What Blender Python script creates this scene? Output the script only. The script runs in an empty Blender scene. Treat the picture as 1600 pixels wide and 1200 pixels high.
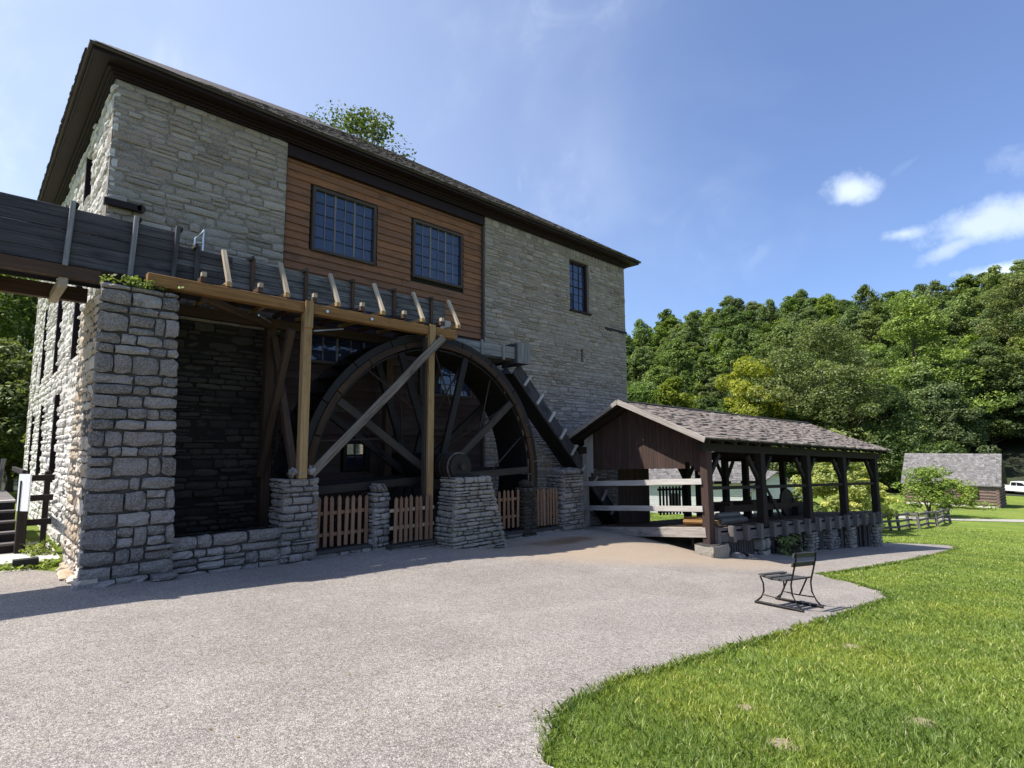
import bpy, math, random
import numpy as np
from mathutils import Vector, Matrix
from mathutils.geometry import delaunay_2d_cdt
random.seed(7); rng = np.random.default_rng(7)
SC = bpy.context.scene; COL = SC.collection
# ------------------------------------------------------------------ camera
F = 876.0; EYE = 2.6
def _n(v): return v/np.linalg.norm(v)
vx = _n(np.array([(1700-800)/F, (692-600)/F, 1.0])); vy = _n(np.array([(-62-800)/F, (700-600)/F, 1.0]))
_z = _n(np.cross(vx, vy)); _z = -_z if _z[1] > 0 else _z
_m = _n(vx+vy); _q = np.cross(_z, _m); _q = _q if _q@vx > 0 else -_q
_X = _n(_m+_q); _X = _n(_X-_z*(_X@_z)); _Y = np.cross(_z, _X); _Y = _Y if _Y@vy > 0 else -_Y
R = np.array([_X, _Y, _z])
def ray(px, py): return R@np.array([(px-800)/F, (py-600)/F, 1.0])
def PY(px, py, y): r = ray(px, py)*1.0; t = y/r[1]; return (r[0]*t, y, EYE+r[2]*t)
def PF(px, py, f):                      # a point f metres forward of the viewer
    r = ray(px, py); return (r[0]*f, r[1]*f, EYE+r[2]*f)
cam = bpy.data.objects.new('camera', bpy.data.cameras.new('camera')); COL.objects.link(cam)
right, up, back = R@[1,0,0], R@[0,-1,0], R@[0,0,-1]
cam.matrix_world = Matrix(((right[0],up[0],back[0],0),(right[1],up[1],back[1],0),(right[2],up[2],back[2],EYE),(0,0,0,1)))
cam.data.sensor_width = 36; cam.data.lens = F/1600*36; cam.data.clip_end = 5000; cam.data.clip_start = .05
SC.camera = cam
# ------------------------------------------------------------------ light
SUN = Vector((-.58, .36, 1)).normalized()
w = bpy.data.worlds.new('World'); SC.world = w; w.use_nodes = True
nt = w.node_tree; nt.nodes.clear()
def N(t, tp, **kw):
    n = t.nodes.new(tp)
    for k, v in kw.items():
        if k.startswith('i_'): n.inputs[k[2:].replace('_', ' ')].default_value = v
        else: setattr(n, k, v)
    return n
def math_(t, op, a, b=None, clamp=False):
    n = t.nodes.new('ShaderNodeMath'); n.operation = op; n.use_clamp = clamp
    for i, v in enumerate((a, b)):
        if v is None: continue
        if isinstance(v, (int, float)): n.inputs[i].default_value = v
        else: t.links.new(v, n.inputs[i])
    return n.outputs[0]
def maprange(t, v, a, b, c=0.0, d=1.0, smooth=True):
    n = t.nodes.new('ShaderNodeMapRange'); n.clamp = True
    if smooth: n.interpolation_type = 'SMOOTHSTEP'
    t.links.new(v, n.inputs[0])
    for i, x in zip((1,2,3,4), (a,b,c,d)): n.inputs[i].default_value = x
    return n.outputs[0]
sky = N(nt, 'ShaderNodeTexSky', sky_type='NISHITA', sun_disc=False)
sky.sun_elevation = math.asin(SUN.z); sky.sun_rotation = math.atan2(SUN.x, SUN.y)
sky.air_density = 1.0; sky.dust_density = 1.2; sky.ozone_density = 1.5
SKY_STRENGTH = .100
tc = nt.nodes.new('ShaderNodeTexCoord'); dirv = tc.outputs['Generated']
def vdot(t, v, c):
    n = t.nodes.new('ShaderNodeVectorMath'); n.operation = 'DOT_PRODUCT'
    t.links.new(v, n.inputs[0]); n.inputs[1].default_value = c; return n.outputs['Value']
nz1 = N(nt, 'ShaderNodeTexNoise', i_Scale=26.0, i_Detail=6.0, i_Roughness=.6); nt.links.new(dirv, nz1.inputs['Vector'])
nz2 = N(nt, 'ShaderNodeTexNoise', i_Scale=7.0, i_Detail=4.0, i_Roughness=.5); nt.links.new(dirv, nz2.inputs['Vector'])
dist = math_(nt, 'ADD', math_(nt, 'MULTIPLY', math_(nt, 'SUBTRACT', nz1.outputs['Fac'], .5), 1.6), math_(nt, 'MULTIPLY', math_(nt, 'SUBTRACT', nz2.outputs['Fac'], .5), 1.2))
def cloud(px, py, wx, wy, ang, strength, soft=.9):
    c = _n(ray(px, py)); ex = _n(R@np.array([math.cos(ang), math.sin(ang), 0])); ex = _n(ex-c*(ex@c)); ey = np.cross(c, ex)
    wx /= F*1.15; wy /= F*1.15
    a = math_(nt, 'MULTIPLY', vdot(nt, dirv, tuple(ex)), 1/wx); b = math_(nt, 'MULTIPLY', vdot(nt, dirv, tuple(ey)), 1/wy)
    d = math_(nt, 'SQRT', math_(nt, 'ADD', math_(nt, 'MULTIPLY', a, a), math_(nt, 'MULTIPLY', b, b)))
    d = math_(nt, 'ADD', d, dist)
    m = maprange(nt, d, 1.0+soft*.35, 1.0-soft, 0, strength)
    front = maprange(nt, vdot(nt, dirv, tuple(c)), .2, .4)
    return math_(nt, 'MULTIPLY', m, front)
masks = [cloud(1337,296,34,24,-.1,.75), cloud(1412,365,48,15,-.15,.6), cloud(1565,345,125,30,-.18,.62), cloud(1490,385,60,14,-.45,.45),
         cloud(1600,418,70,12,-.1,.9), cloud(1420,255,40,10,-.6,.10), cloud(812,285,8,34,-.1,.22), cloud(1180,405,55,20,-.9,.14), cloud(1700,250,90,30,0,.3)]
tot = masks[0]
for mk in masks[1:]: tot = math_(nt, 'MAXIMUM', tot, mk)
mp = N(nt, 'ShaderNodeMapping'); mp.inputs['Scale'].default_value = (2.0, 1.2, 1.6); mp.inputs['Rotation'].default_value = (0.3, .5, .5); nt.links.new(dirv, mp.inputs['Vector'])
nz3 = N(nt, 'ShaderNodeTexNoise', i_Scale=1.7, i_Detail=5.0, i_Roughness=.5, i_Distortion=.35); nt.links.new(mp.outputs[0], nz3.inputs['Vector'])
nz4 = N(nt, 'ShaderNodeTexNoise', i_Scale=5.0, i_Detail=7.0, i_Roughness=.62, i_Distortion=.8); nt.links.new(mp.outputs[0], nz4.inputs['Vector'])
cir = math_(nt, 'ADD', maprange(nt, nz3.outputs['Fac'], .40, .75, 0, .20), math_(nt, 'MULTIPLY', maprange(nt, nz4.outputs['Fac'], .48, .74, 0, .30), maprange(nt, nz3.outputs['Fac'], .42, .66)))
leftb = maprange(nt, vdot(nt, dirv, tuple(_n(np.array([-.3,.9,.25])))), .1, 1.0, .05, .36)   # thin veil thickening towards the sun's side
tot2 = math_(nt, 'MAXIMUM', tot, math_(nt, 'ADD', math_(nt, 'MULTIPLY', cir, .8), leftb))
mixc = nt.nodes.new('ShaderNodeMix'); mixc.data_type = 'RGBA'
nt.links.new(tot2, mixc.inputs['Factor']); mixc.inputs['B'].default_value = (7.0, 7.8, 8.9, 1)
tint = nt.nodes.new('ShaderNodeMix'); tint.data_type = 'RGBA'; tint.blend_type = 'MULTIPLY'; tint.inputs['Factor'].default_value = 1
tint.inputs['B'].default_value = (.84, .98, 1.28, 1)
nt.links.new(sky.outputs[0], tint.inputs['A']); nt.links.new(tint.outputs['Result'], mixc.inputs['A'])
bg = nt.nodes.new('ShaderNodeBackground'); bg.inputs['Strength'].default_value = SKY_STRENGTH
nt.links.new(mixc.outputs['Result'], bg.inputs['Color'])
wo = nt.nodes.new('ShaderNodeOutputWorld'); nt.links.new(bg.outputs[0], wo.inputs['Surface'])
sd = bpy.data.lights.new('sun', 'SUN'); sd.energy = 5.0; sd.angle = math.radians(.55); sd.color = (1, .955, .89)
so = bpy.data.objects.new('sun', sd); COL.objects.link(so); so.rotation_euler = (-SUN).to_track_quat('-Z', 'Y').to_euler(); so.location = (-20, 20, 60)
vs = SC.view_settings; vs.view_transform = 'Standard'; vs.look = 'None'; vs.exposure = 0.68; vs.gamma = 1; vs.use_curve_mapping = False
# ------------------------------------------------------------------ materials
def newmat(name):
    m = bpy.data.materials.new(name); m.use_nodes = True; t = m.node_tree
    return m, t, t.nodes['Principled BSDF']
def ramp(t, v, stops):
    n = t.nodes.new('ShaderNodeValToRGB'); t.links.new(v, n.inputs[0]); e = n.color_ramp.elements
    while len(e) < len(stops): e.new(.5)
    for s, (p, c) in zip(e, stops): s.position = p; s.color = (*c, 1)
    return n.outputs[0]
def mixrgb(t, f, a, b, blend='MIX'):
    n = t.nodes.new('ShaderNodeMix'); n.data_type = 'RGBA'; n.blend_type = blend
    for key, v in (('Factor', f), ('A', a), ('B', b)):
        if isinstance(v, (int, float)): n.inputs[key].default_value = v
        elif isinstance(v, tuple): n.inputs[key].default_value = (*v, 1)
        else: t.links.new(v, n.inputs[key])
    return n.outputs['Result']
def noise(t, vec, scale, detail=4, rough=.55, dist=0):
    n = N(t, 'ShaderNodeTexNoise'); n.inputs['Scale'].default_value = scale; n.inputs['Detail'].default_value = detail
    n.inputs['Roughness'].default_value = rough; n.inputs['Distortion'].default_value = dist
    t.links.new(vec, n.inputs['Vector']); return n.outputs['Fac']
def bump(t, b, h, strength, dist):
    n = t.nodes.new('ShaderNodeBump'); n.inputs['Strength'].default_value = strength; n.inputs['Distance'].default_value = dist
    t.links.new(h, n.inputs['Height']); t.links.new(n.outputs[0], b.inputs['Normal'])
def wpos(t): return t.nodes.new('ShaderNodeNewGeometry').outputs['Position']
def rnd(t):
    g = t.nodes.new('ShaderNodeNewGeometry').outputs['Random Per Island']; o = t.nodes.new('ShaderNodeObjectInfo').outputs['Random']
    return math_(t, 'FRACT', math_(t, 'ADD', g, math_(t, 'MULTIPLY', o, 7.31)))
def scalevec(t, v, s):
    n = t.nodes.new('ShaderNodeVectorMath'); n.operation = 'MULTIPLY'; t.links.new(v, n.inputs[0]); n.inputs[1].default_value = s; return n.outputs[0]
def stone_mat(name, cols, stain=(.05,.048,.042), stain_amt=.5, moss=0, bumpd=.012, fleck=.35):
    m, t, b = newmat(name); p = wpos(t); r = rnd(t)
    base = ramp(t, r, [(i/(len(cols)-1), c) for i, c in enumerate(cols)])
    n1 = noise(t, scalevec(t, p, (1,1,2.2)), 9, 6, .65); base = mixrgb(t, maprange(t, n1, .3, .72, 0, .55), base, (.62,.60,.56), 'MULTIPLY')
    n2 = noise(t, p, 1.1, 5, .6); base = mixrgb(t, maprange(t, n2, .48, .72, 0, stain_amt), base, stain)
    n4 = noise(t, p, 42, 3, .7); base = mixrgb(t, maprange(t, n4, .35, .75, 0, fleck), base, (.62,.6,.55))
    if moss:
        n3 = noise(t, p, 2.3, 5, .7); base = mixrgb(t, maprange(t, n3, .55, .7, 0, moss), base, (.10,.12,.03))
    t.links.new(base, b.inputs['Base Color']); b.inputs['Roughness'].default_value = .92; b.inputs['Specular IOR Level'].default_value = .2
    h = math_(t, 'ADD', noise(t, scalevec(t, p, (1,1,1.8)), 16, 8, .7), math_(t, 'MULTIPLY', noise(t, p, 70, 3, .6), .4))
    bump(t, b, h, .9, bumpd); return m
def wood_mat(name, c1, c2, c3=None, rough=.8, gs=1.0, blot=.4, blotc=(.03,.028,.025), b_=.004, spec=.25):
    m, t, b = newmat(name)
    a = t.nodes.new('ShaderNodeAttribute'); a.attribute_name = 'grain'; v = a.outputs['Vector']
    g = noise(t, scalevec(t, v, (1.1*gs, 28*gs, 28*gs)), 1, 6, .65, .6)
    fine = noise(t, scalevec(t, v, (3*gs, 120*gs, 120*gs)), 1, 3, .6)
    col = mixrgb(t, maprange(t, g, .32, .68), c1, c2)
    r = rnd(t); col = mixrgb(t, math_(t, 'MULTIPLY', r, .55), col, c3 or tuple(x*.6 for x in c1))
    bl = noise(t, scalevec(t, v, (1.2, 3, 3)), 1.4, 4, .6); col = mixrgb(t, maprange(t, bl, .5, .75, 0, blot), col, blotc)
    col = mixrgb(t, maprange(t, fine, .3, .5, .35, 0), col, (.35,.33,.3), 'MULTIPLY')
    t.links.new(col, b.inputs['Base Color']); b.inputs['Roughness'].default_value = rough; b.inputs['Specular IOR Level'].default_value = spec
    bump(t, b, math_(t, 'ADD', g, math_(t, 'MULTIPLY', fine, .5)), .7, b_); return m
def plain(name, c, rough=.6, metal=0, var=.15, sc=8, bumps=.002):
    m, t, b = newmat(name); p = wpos(t); n = noise(t, p, sc, 5, .6)
    col = mixrgb(t, maprange(t, n, .3, .7, 0, 1), c, tuple(x*(1-var*2) for x in c))
    t.links.new(col, b.inputs['Base Color']); b.inputs['Roughness'].default_value = rough; b.inputs['Metallic'].default_value = metal
    if bumps: bump(t, b, noise(t, p, sc*6, 4, .6), .5, bumps)
    return m
def leaf_mat(name, c1, c2, c3, trans=.35):
    m, t, b = newmat(name)
    a = t.nodes.new('ShaderNodeAttribute'); a.attribute_name = 'lr'; o = t.nodes.new('ShaderNodeObjectInfo').outputs['Random']
    col = ramp(t, a.outputs['Fac'], [(0, c1), (.55, c2), (1, c3)])
    hs = t.nodes.new('ShaderNodeHueSaturation'); t.links.new(col, hs.inputs['Color'])
    t.links.new(math_(t, 'ADD', math_(t, 'MULTIPLY', o, .024), .484), hs.inputs['Hue'])
    t.links.new(math_(t, 'ADD', math_(t, 'MULTIPLY', math_(t, 'FRACT', math_(t, 'MULTIPLY', o, 5.3)), .6), .85), hs.inputs['Value'])
    t.links.new(math_(t, 'ADD', math_(t, 'MULTIPLY', math_(t, 'FRACT', math_(t, 'MULTIPLY', o, 9.1)), .3), .8), hs.inputs['Saturation'])
    t.links.new(hs.outputs[0], b.inputs['Base Color']); b.inputs['Roughness'].default_value = .55; b.inputs['Specular IOR Level'].default_value = .3
    tr = t.nodes.new('ShaderNodeBsdfTranslucent'); t.links.new(mixrgb(t, 1.0, hs.outputs[0], (1.25,1.3,.6), 'MULTIPLY'), tr.inputs['Color'])
    mx = t.nodes.new('ShaderNodeMixShader'); mx.inputs[0].default_value = trans; out = t.nodes['Material Output']
    t.links.new(b.outputs[0], mx.inputs[1]); t.links.new(tr.outputs[0], mx.inputs[2]); t.links.new(mx.outputs[0], out.inputs['Surface']); return m
M = {}
M['stone'] = stone_mat('limestone_rubble', [(.19,.15,.118),(.33,.275,.226),(.26,.215,.178),(.42,.35,.293),(.275,.205,.155),(.37,.318,.277),(.295,.25,.211)], stain_amt=.25)
M['stone_pale_sunlit'] = stone_mat('limestone_pale_sunlit', [(.62,.59,.54),(.70,.67,.62),(.54,.50,.45),(.74,.71,.66)], stain=(.34,.30,.24), stain_amt=.35)  # limestone lightened: sunlight on the mill's left side is put into the colour
M['stone_grey'] = stone_mat('limestone_grey', [(.09,.079,.07),(.20,.178,.16),(.12,.105,.094),(.30,.272,.25),(.15,.125,.105),(.225,.20,.182)], stain_amt=.75)
M['stone_rust'] = stone_mat('limestone_rust', [(.56,.49,.40),(.62,.55,.47),(.46,.35,.22),(.50,.44,.37)], stain=(.30,.15,.04), stain_amt=.7, bumpd=.02)
M['stone_wet_shaded'] = stone_mat('limestone_wet_shaded', [(.040,.035,.029),(.070,.060,.048),(.030,.027,.023),(.085,.072,.056),(.052,.045,.037)], stain=(.016,.015,.012), stain_amt=.6, bumpd=.004, fleck=.015)  # wet, algae-dark stone, darkened further with the pit's shade
M['stone_tan'] = stone_mat('limestone_tan', [(.24,.215,.175),(.30,.27,.22),(.20,.18,.15),(.27,.255,.225)], stain_amt=.4, moss=.5)
M['mortar'] = stone_mat('mortar', [(.205,.168,.137),(.25,.208,.173)], stain_amt=.3)
M['mortar_pale_sunlit'] = stone_mat('mortar_pale_sunlit', [(.55,.52,.47),(.60,.57,.52)], stain=(.4,.34,.26), stain_amt=.4)  # joints of the sunlit side, sunlight included in the colour
M['mortar_dark'] = stone_mat('mortar_dark', [(.045,.041,.037),(.06,.055,.05)], stain_amt=.6, fleck=.05)
M['mortar_wet_shaded'] = stone_mat('mortar_wet_shaded', [(.024,.021,.018),(.032,.028,.024)], stain=(.014,.013,.011), bumpd=.003, fleck=0)  # wet joints, pit shade added to their colour
M['siding'] = wood_mat('orange_siding', (.34,.155,.075), (.235,.10,.048), (.15,.085,.058), blot=.8, blotc=(.12,.07,.045))
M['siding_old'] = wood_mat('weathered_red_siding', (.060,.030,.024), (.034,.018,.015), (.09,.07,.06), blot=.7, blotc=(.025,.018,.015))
M['siding_sunlit'] = wood_mat('sunlit_siding_copy', (.20,.17,.14), (.12,.09,.075), (.09,.06,.05), blot=.5)  # lighter siding copy that paints in sunlight falling behind the wheel
M['trim'] = wood_mat('dark_brown_trim', (.024,.011,.010), (.014,.008,.0075), (.020,.011,.010), rough=.55, blot=.2)
M['frame'] = wood_mat('window_frame_wood', (.105,.085,.075), (.065,.050,.045), blot=.4)
M['muntin'] = wood_mat('grey_muntin_wood', (.27,.245,.235), (.17,.15,.145), blot=.3)
M['muntin_dark'] = wood_mat('dark_muntin_wood', (.035,.030,.030), (.025,.020,.020), blot=.3)
M['flume'] = wood_mat('grey_blue_planks', (.105,.10,.104), (.042,.041,.046), (.03,.029,.032), blot=.85, blotc=(.018,.018,.02), b_=.006)
M['flume_pale'] = wood_mat('bleached_planks', (.24,.24,.245), (.075,.077,.082), (.05,.05,.054), blot=.9, blotc=(.02,.02,.023), b_=.006)
M['grey_light'] = wood_mat('silvery_grey_wood', (.28,.275,.275), (.165,.163,.168), (.13,.128,.13), blot=.5, blotc=(.07,.07,.075), b_=.006)
M['new_wood'] = wood_mat('fresh_yellow_timber', (.43,.30,.145), (.27,.16,.065), (.24,.155,.07), blot=.7, blotc=(.13,.075,.035))
M['new_wood_dark'] = wood_mat('orange_timber_beam', (.33,.185,.065), (.19,.095,.034), (.17,.085,.03), blot=.5, blotc=(.09,.045,.02))
M['pale_wood'] = wood_mat('pale_cut_wood', (.52,.43,.31), (.38,.30,.20), (.24,.20,.15), blot=.3, blotc=(.12,.10,.08))
M['brown_wood'] = wood_mat('brown_beam', (.10,.062,.04), (.055,.032,.02), blot=.5)
M['black_wood'] = wood_mat('wet_black_wood', (.022,.018,.015), (.012,.010,.009), (.008,.008,.008), rough=.6, blot=.5, blotc=(.006,.006,.006))
M['rim_wood'] = wood_mat('orange_brown_rim_wood', (.10,.052,.023), (.022,.014,.009), (.014,.010,.008), rough=.7, blot=.95, blotc=(.02,.014,.01))
M['spoke'] = wood_mat('weathered_spoke_wood', (.065,.054,.044), (.032,.026,.021), blot=.6, blotc=(.02,.018,.015))
M['picket'] = wood_mat('brown_picket_wood', (.29,.17,.10), (.20,.115,.068), (.14,.08,.05), blot=.45, blotc=(.10,.06,.04))
M['shed_wood'] = wood_mat('dark_shed_wood', (.034,.025,.022), (.020,.014,.012), (.014,.010,.009), blot=.5)
M['shed_red'] = wood_mat('reddish_shed_boards', (.095,.056,.045), (.05,.031,.026), (.035,.023,.019), blot=.6)
M['shed_pale'] = wood_mat('bleached_rail_wood', (.56,.53,.49), (.42,.39,.355), (.34,.31,.28), blot=.4, blotc=(.14,.12,.10))
M['barge'] = wood_mat('weathered_barge_wood', (.42,.38,.34), (.24,.21,.185), (.18,.155,.135), blot=.7, blotc=(.09,.075,.065))
M['shed_grey'] = wood_mat('grey_platform_wood', (.20,.185,.175), (.115,.10,.095), (.08,.07,.066), blot=.5, blotc=(.04,.035,.03))
M['shingle'] = wood_mat('weathered_roof_shingle', (.40,.345,.30), (.22,.18,.15), (.06,.048,.04), blot=.75, blotc=(.06,.046,.04), b_=.012)
M['shingle_dark'] = wood_mat('dark_roof_shingle', (.085,.072,.066), (.045,.038,.035), (.16,.14,.12), blot=.5, b_=.008)
M['shingle_grey'] = wood_mat('grey_roof_shingle', (.27,.25,.24), (.12,.112,.11), (.07,.065,.062), blot=.7, blotc=(.05,.047,.045), b_=.01)
M['log'] = wood_mat('cabin_log', (.30,.20,.165), (.19,.12,.10), (.12,.08,.07), blot=.5)
M['chink'] = plain('pale_chinking', (.55,.50,.46), .9)
M['white_board'] = wood_mat('white_painted_boards', (.80,.79,.77), (.74,.73,.71), (.68,.67,.66), blot=.15, blotc=(.4,.42,.44))
M['paper'] = plain('white_sign_paper', (.82,.82,.82), .7, 0, .04, 6)
M['iron'] = plain('rusty_iron', (.055,.040,.033), .6, .6)
M['bench_iron'] = plain('black_bench_iron', (.020,.017,.016), .45, .5)
M['bench_slat'] = wood_mat('bench_slat_wood', (.085,.082,.078), (.045,.043,.041), (.04,.038,.037), blot=.3, rough=.6)
M['steel'] = plain('pale_metal', (.62,.64,.66), .35, .8, .08)
M['bark'] = plain('tree_bark', (.115,.095,.075), .9, 0, .25, 3, .02)
M['bark_pale'] = plain('pale_tree_bark', (.30,.27,.23), .9, 0, .25, 3, .02)
M['leaf'] = leaf_mat('green_leaf', (.06,.10,.02), (.135,.19,.04), (.235,.295,.07))
M['leaf_dark'] = leaf_mat('dark_green_leaf', (.048,.082,.024), (.098,.145,.04), (.165,.22,.062))
M['leaf_yellow'] = leaf_mat('yellow_green_leaf', (.17,.20,.03), (.36,.38,.07), (.56,.54,.13), .45)
M['leaf_lime'] = leaf_mat('lime_green_leaf', (.07,.11,.018), (.155,.205,.032), (.26,.305,.055))
M['leaf_brown'] = leaf_mat('brown_leaf', (.12,.07,.03), (.24,.17,.07), (.40,.34,.14))
def grass_mat():
    m, t, b = newmat('grass_blade'); a = t.nodes.new('ShaderNodeAttribute'); a.attribute_name = 'lr'; p = wpos(t)
    col = ramp(t, a.outputs['Fac'], [(0,(.075,.125,.020)),(.5,(.215,.305,.060)),(.86,(.42,.49,.13)),(1,(.62,.58,.32))])
    n = noise(t, p, .9, 4, .6); col = mixrgb(t, maprange(t, n, .35, .68, 0, .7), col, (1.35,1.15,.85), 'MULTIPLY')
    n = noise(t, p, .33, 3, .6); col = mixrgb(t, maprange(t, n, .42, .62, 0, .7), col, (.62,.72,.75), 'MULTIPLY')
    t.links.new(col, b.inputs['Base Color']); b.inputs['Roughness'].default_value = .5; b.inputs['Specular IOR Level'].default_value = .35
    tr = t.nodes.new('ShaderNodeBsdfTranslucent'); t.links.new(mixrgb(t, 1.0, col, (1.3,1.3,.5), 'MULTIPLY'), tr.inputs['Color'])
    mx = t.nodes.new('ShaderNodeMixShader'); mx.inputs[0].default_value = .35; out = t.nodes['Material Output']
    t.links.new(b.outputs[0], mx.inputs[1]); t.links.new(tr.outputs[0], mx.inputs[2]); t.links.new(mx.outputs[0], out.inputs['Surface']); return m
M['grass'] = grass_mat()
def lawn_mat():
    m, t, b = newmat('lawn_soil_and_turf'); p = wpos(t)
    n1 = noise(t, p, .33, 4, .6); n2 = noise(t, p, 3.5, 6, .7); n3 = noise(t, p, 45, 4, .7); n0 = noise(t, scalevec(t, p, (1,3.2,1)), .05, 4, .6)
    col = mixrgb(t, maprange(t, n2, .3, .7), (.17,.225,.035), (.29,.36,.075))
    col = mixrgb(t, maprange(t, n1, .4, .65, 0, .6), col, (.60,.72,.7), 'MULTIPLY')
    col = mixrgb(t, maprange(t, n0, .5, .7, 0, .5), col, (.27,.27,.09))
    col = mixrgb(t, maprange(t, n3, .38, .62, .55, 0), col, (.35,.4,.3), 'MULTIPLY')
    
    for (bx_, by_), br in ((onground(1222,1162),.10), (onground(1165,1105),.07), (onground(1440,1128),.11), (onground(1330,1010),.13)):
        dn = t.nodes.new('ShaderNodeVectorMath'); dn.operation = 'DISTANCE'; t.links.new(p, dn.inputs[0]); dn.inputs[1].default_value = (bx_, by_, T(bx_, by_))
        col = mixrgb(t, maprange(t, dn.outputs['Value'], br*1.3, br*.7, 0, .9), col, (.42,.34,.23))
    t.links.new(col, b.inputs['Base Color']); b.inputs['Roughness'].default_value = .95; b.inputs['Specular IOR Level'].default_value = .1
    bump(t, b, n3, 1, .04); return m
def pave_mat():
    m, t, b = newmat('chip_seal_paving'); p = wpos(t)
    v = N(t, 'ShaderNodeTexVoronoi'); v.inputs['Scale'].default_value = 115; t.links.new(p, v.inputs['Vector'])
    v2 = N(t, 'ShaderNodeTexVoronoi'); v2.inputs['Scale'].default_value = 48; t.links.new(p, v2.inputs['Vector'])
    sep = t.nodes.new('ShaderNodeSeparateColor'); t.links.new(v.outputs['Color'], sep.inputs[0])
    sep2 = t.nodes.new('ShaderNodeSeparateColor'); t.links.new(v2.outputs['Color'], sep2.inputs[0])
    col = ramp(t, sep.outputs[0], [(0,(.13,.115,.10)),(.35,(.285,.255,.225)),(.7,(.39,.352,.312)),(1,(.70,.64,.575))])
    col = mixrgb(t, .4, col, ramp(t, sep2.outputs[1], [(0,(.16,.142,.125)),(.5,(.31,.278,.245)),(1,(.54,.49,.44))]))
    d = maprange(t, v.outputs['Distance'], .2, .75, 0, .5); col = mixrgb(t, d, col, (.4,.38,.36), 'MULTIPLY')
    big = noise(t, p, .55, 5, .6); col = mixrgb(t, maprange(t, big, .38, .62, 0, .45), col, (.76,.74,.73), 'MULTIPLY')
    trk = noise(t, scalevec(t, p, (.28,1.5,1)), .9, 3, .5); col = mixrgb(t, maprange(t, trk, .46, .62, 0, .5), col, (1.16,1.15,1.13), 'MULTIPLY')
    mid = noise(t, p, 9, 5, .75); col = mixrgb(t, maprange(t, mid, .35, .65, 0, .45), col, (.78,.77,.76), 'MULTIPLY')
    n = noise(t, p, 2.5, 5, .65); col = mixrgb(t, maprange(t, n, .3, .7, 0, .4), col, (.84,.84,.85), 'MULTIPLY')
    # sand washed out of the wheel pit, spread towards the shed
    sx = t.nodes.new('ShaderNodeSeparateXYZ'); t.links.new(p, sx.inputs[0])
    dd = math_(t, 'ADD', math_(t, 'POWER', math_(t, 'DIVIDE', math_(t, 'SUBTRACT', sx.outputs[0], 11.8), 4.2), 2.0), math_(t, 'POWER', math_(t, 'ABSOLUTE', math_(t, 'DIVIDE', math_(t, 'SUBTRACT', math_(t, 'ADD', sx.outputs[1], math_(t, 'MULTIPLY', sx.outputs[0], .45)), 13.2), 2.0)), 2.0))
    sand = maprange(t, math_(t, 'ADD', dd, math_(t, 'MULTIPLY', noise(t, p, 1.2, 5, .65), 1.3)), 2.2, .7, 0, .75)
    col = mixrgb(t, sand, col, mixrgb(t, noise(t, p, 60, 3, .6), (.40,.31,.22), (.30,.225,.155)))
    w1 = math_(t, 'ADD', math_(t, 'POWER', math_(t, 'DIVIDE', math_(t, 'SUBTRACT', sx.outputs[0], 11.0), 1.5), 2.0), math_(t, 'POWER', math_(t, 'ABSOLUTE', math_(t, 'DIVIDE', math_(t, 'SUBTRACT', math_(t, 'ADD', sx.outputs[1], math_(t, 'MULTIPLY', sx.outputs[0], .18)), 11.55), .42)), 2.0))
    wet = maprange(t, math_(t, 'ADD', w1, math_(t, 'MULTIPLY', noise(t, p, 1.6, 6, .7), 3.2)), 2.6, 1.5, 0, .8)
    col = mixrgb(t, wet, col, (.50,.37,.25), 'MULTIPLY')
    lv = noise(t, p, 24, 2, .5)
    col = mixrgb(t, maprange(t, lv, .785, .80, 0, .7), col, (.42,.33,.10))
    t.links.new(col, b.inputs['Base Color']); t.links.new(maprange(t, wet, 0, 1, .88, .3), b.inputs['Roughness'])
    b.inputs['Specular IOR Level'].default_value = .3
    bump(t, b, math_(t, 'ADD', math_(t, 'MULTIPLY', v.outputs['Distance'], -1), math_(t, 'MULTIPLY', noise(t, p, 150, 2, .5), .5)), .8, .006); return m
M['pave'] = pave_mat()
M['gravel'] = stone_mat('pale_gravel', [(.55,.52,.47),(.5,.47,.42)], stain=(.10,.13,.03), stain_amt=.6)
M['path'] = plain('pale_path_gravel', (.40,.38,.33), .95, 0, .15, 4)
M['hill'] = plain('forest_floor', (.035,.045,.018), 1, 0, .3, .2)
def glass_mat(name, tr=.15, c=(.03,.045,.085)):  # blue of the reflected sky is put into the pane colour
    m, t, b = newmat(name); b.inputs['Base Color'].default_value = (*c, 1); b.inputs['Roughness'].default_value = .06; b.inputs['Specular IOR Level'].default_value = .9
    b.inputs['Specular Tint'].default_value = (.75,.85,1,1)
    h = noise(t, wpos(t), 4.5, 2, .5); bump(t, b, h, .3, .02)
    x = t.nodes.new('ShaderNodeBsdfTransparent'); mx = t.nodes.new('ShaderNodeMixShader'); mx.inputs[0].default_value = tr
    out = t.nodes['Material Output']; t.links.new(b.outputs[0], mx.inputs[1]); t.links.new(x.outputs[0], mx.inputs[2]); t.links.new(mx.outputs[0], out.inputs['Surface']); return m
M['glass'] = glass_mat('old_window_glass'); M['glass_clear'] = glass_mat('clear_window_glass', .75)
M['car_paint'] = plain('white_car_paint', (.80,.80,.80), .3, 0, .02, 3, 0)
M['tyre'] = plain('tyre_rubber', (.02,.02,.02), .8)
M['car_glass'] = plain('dark_car_glass', (.012,.015,.018), .1, 0, .05, 3, 0)
M['lamp_red'] = plain('red_lamp', (.35,.02,.02), .4); M['head_lamp'] = plain('clear_lamp', (.7,.72,.75), .2)
M['dark'] = plain('dark_interior', (.012,.011,.010), .9)
M['black_box'] = plain('black_drain_metal', (.012,.012,.012), .6)
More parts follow.
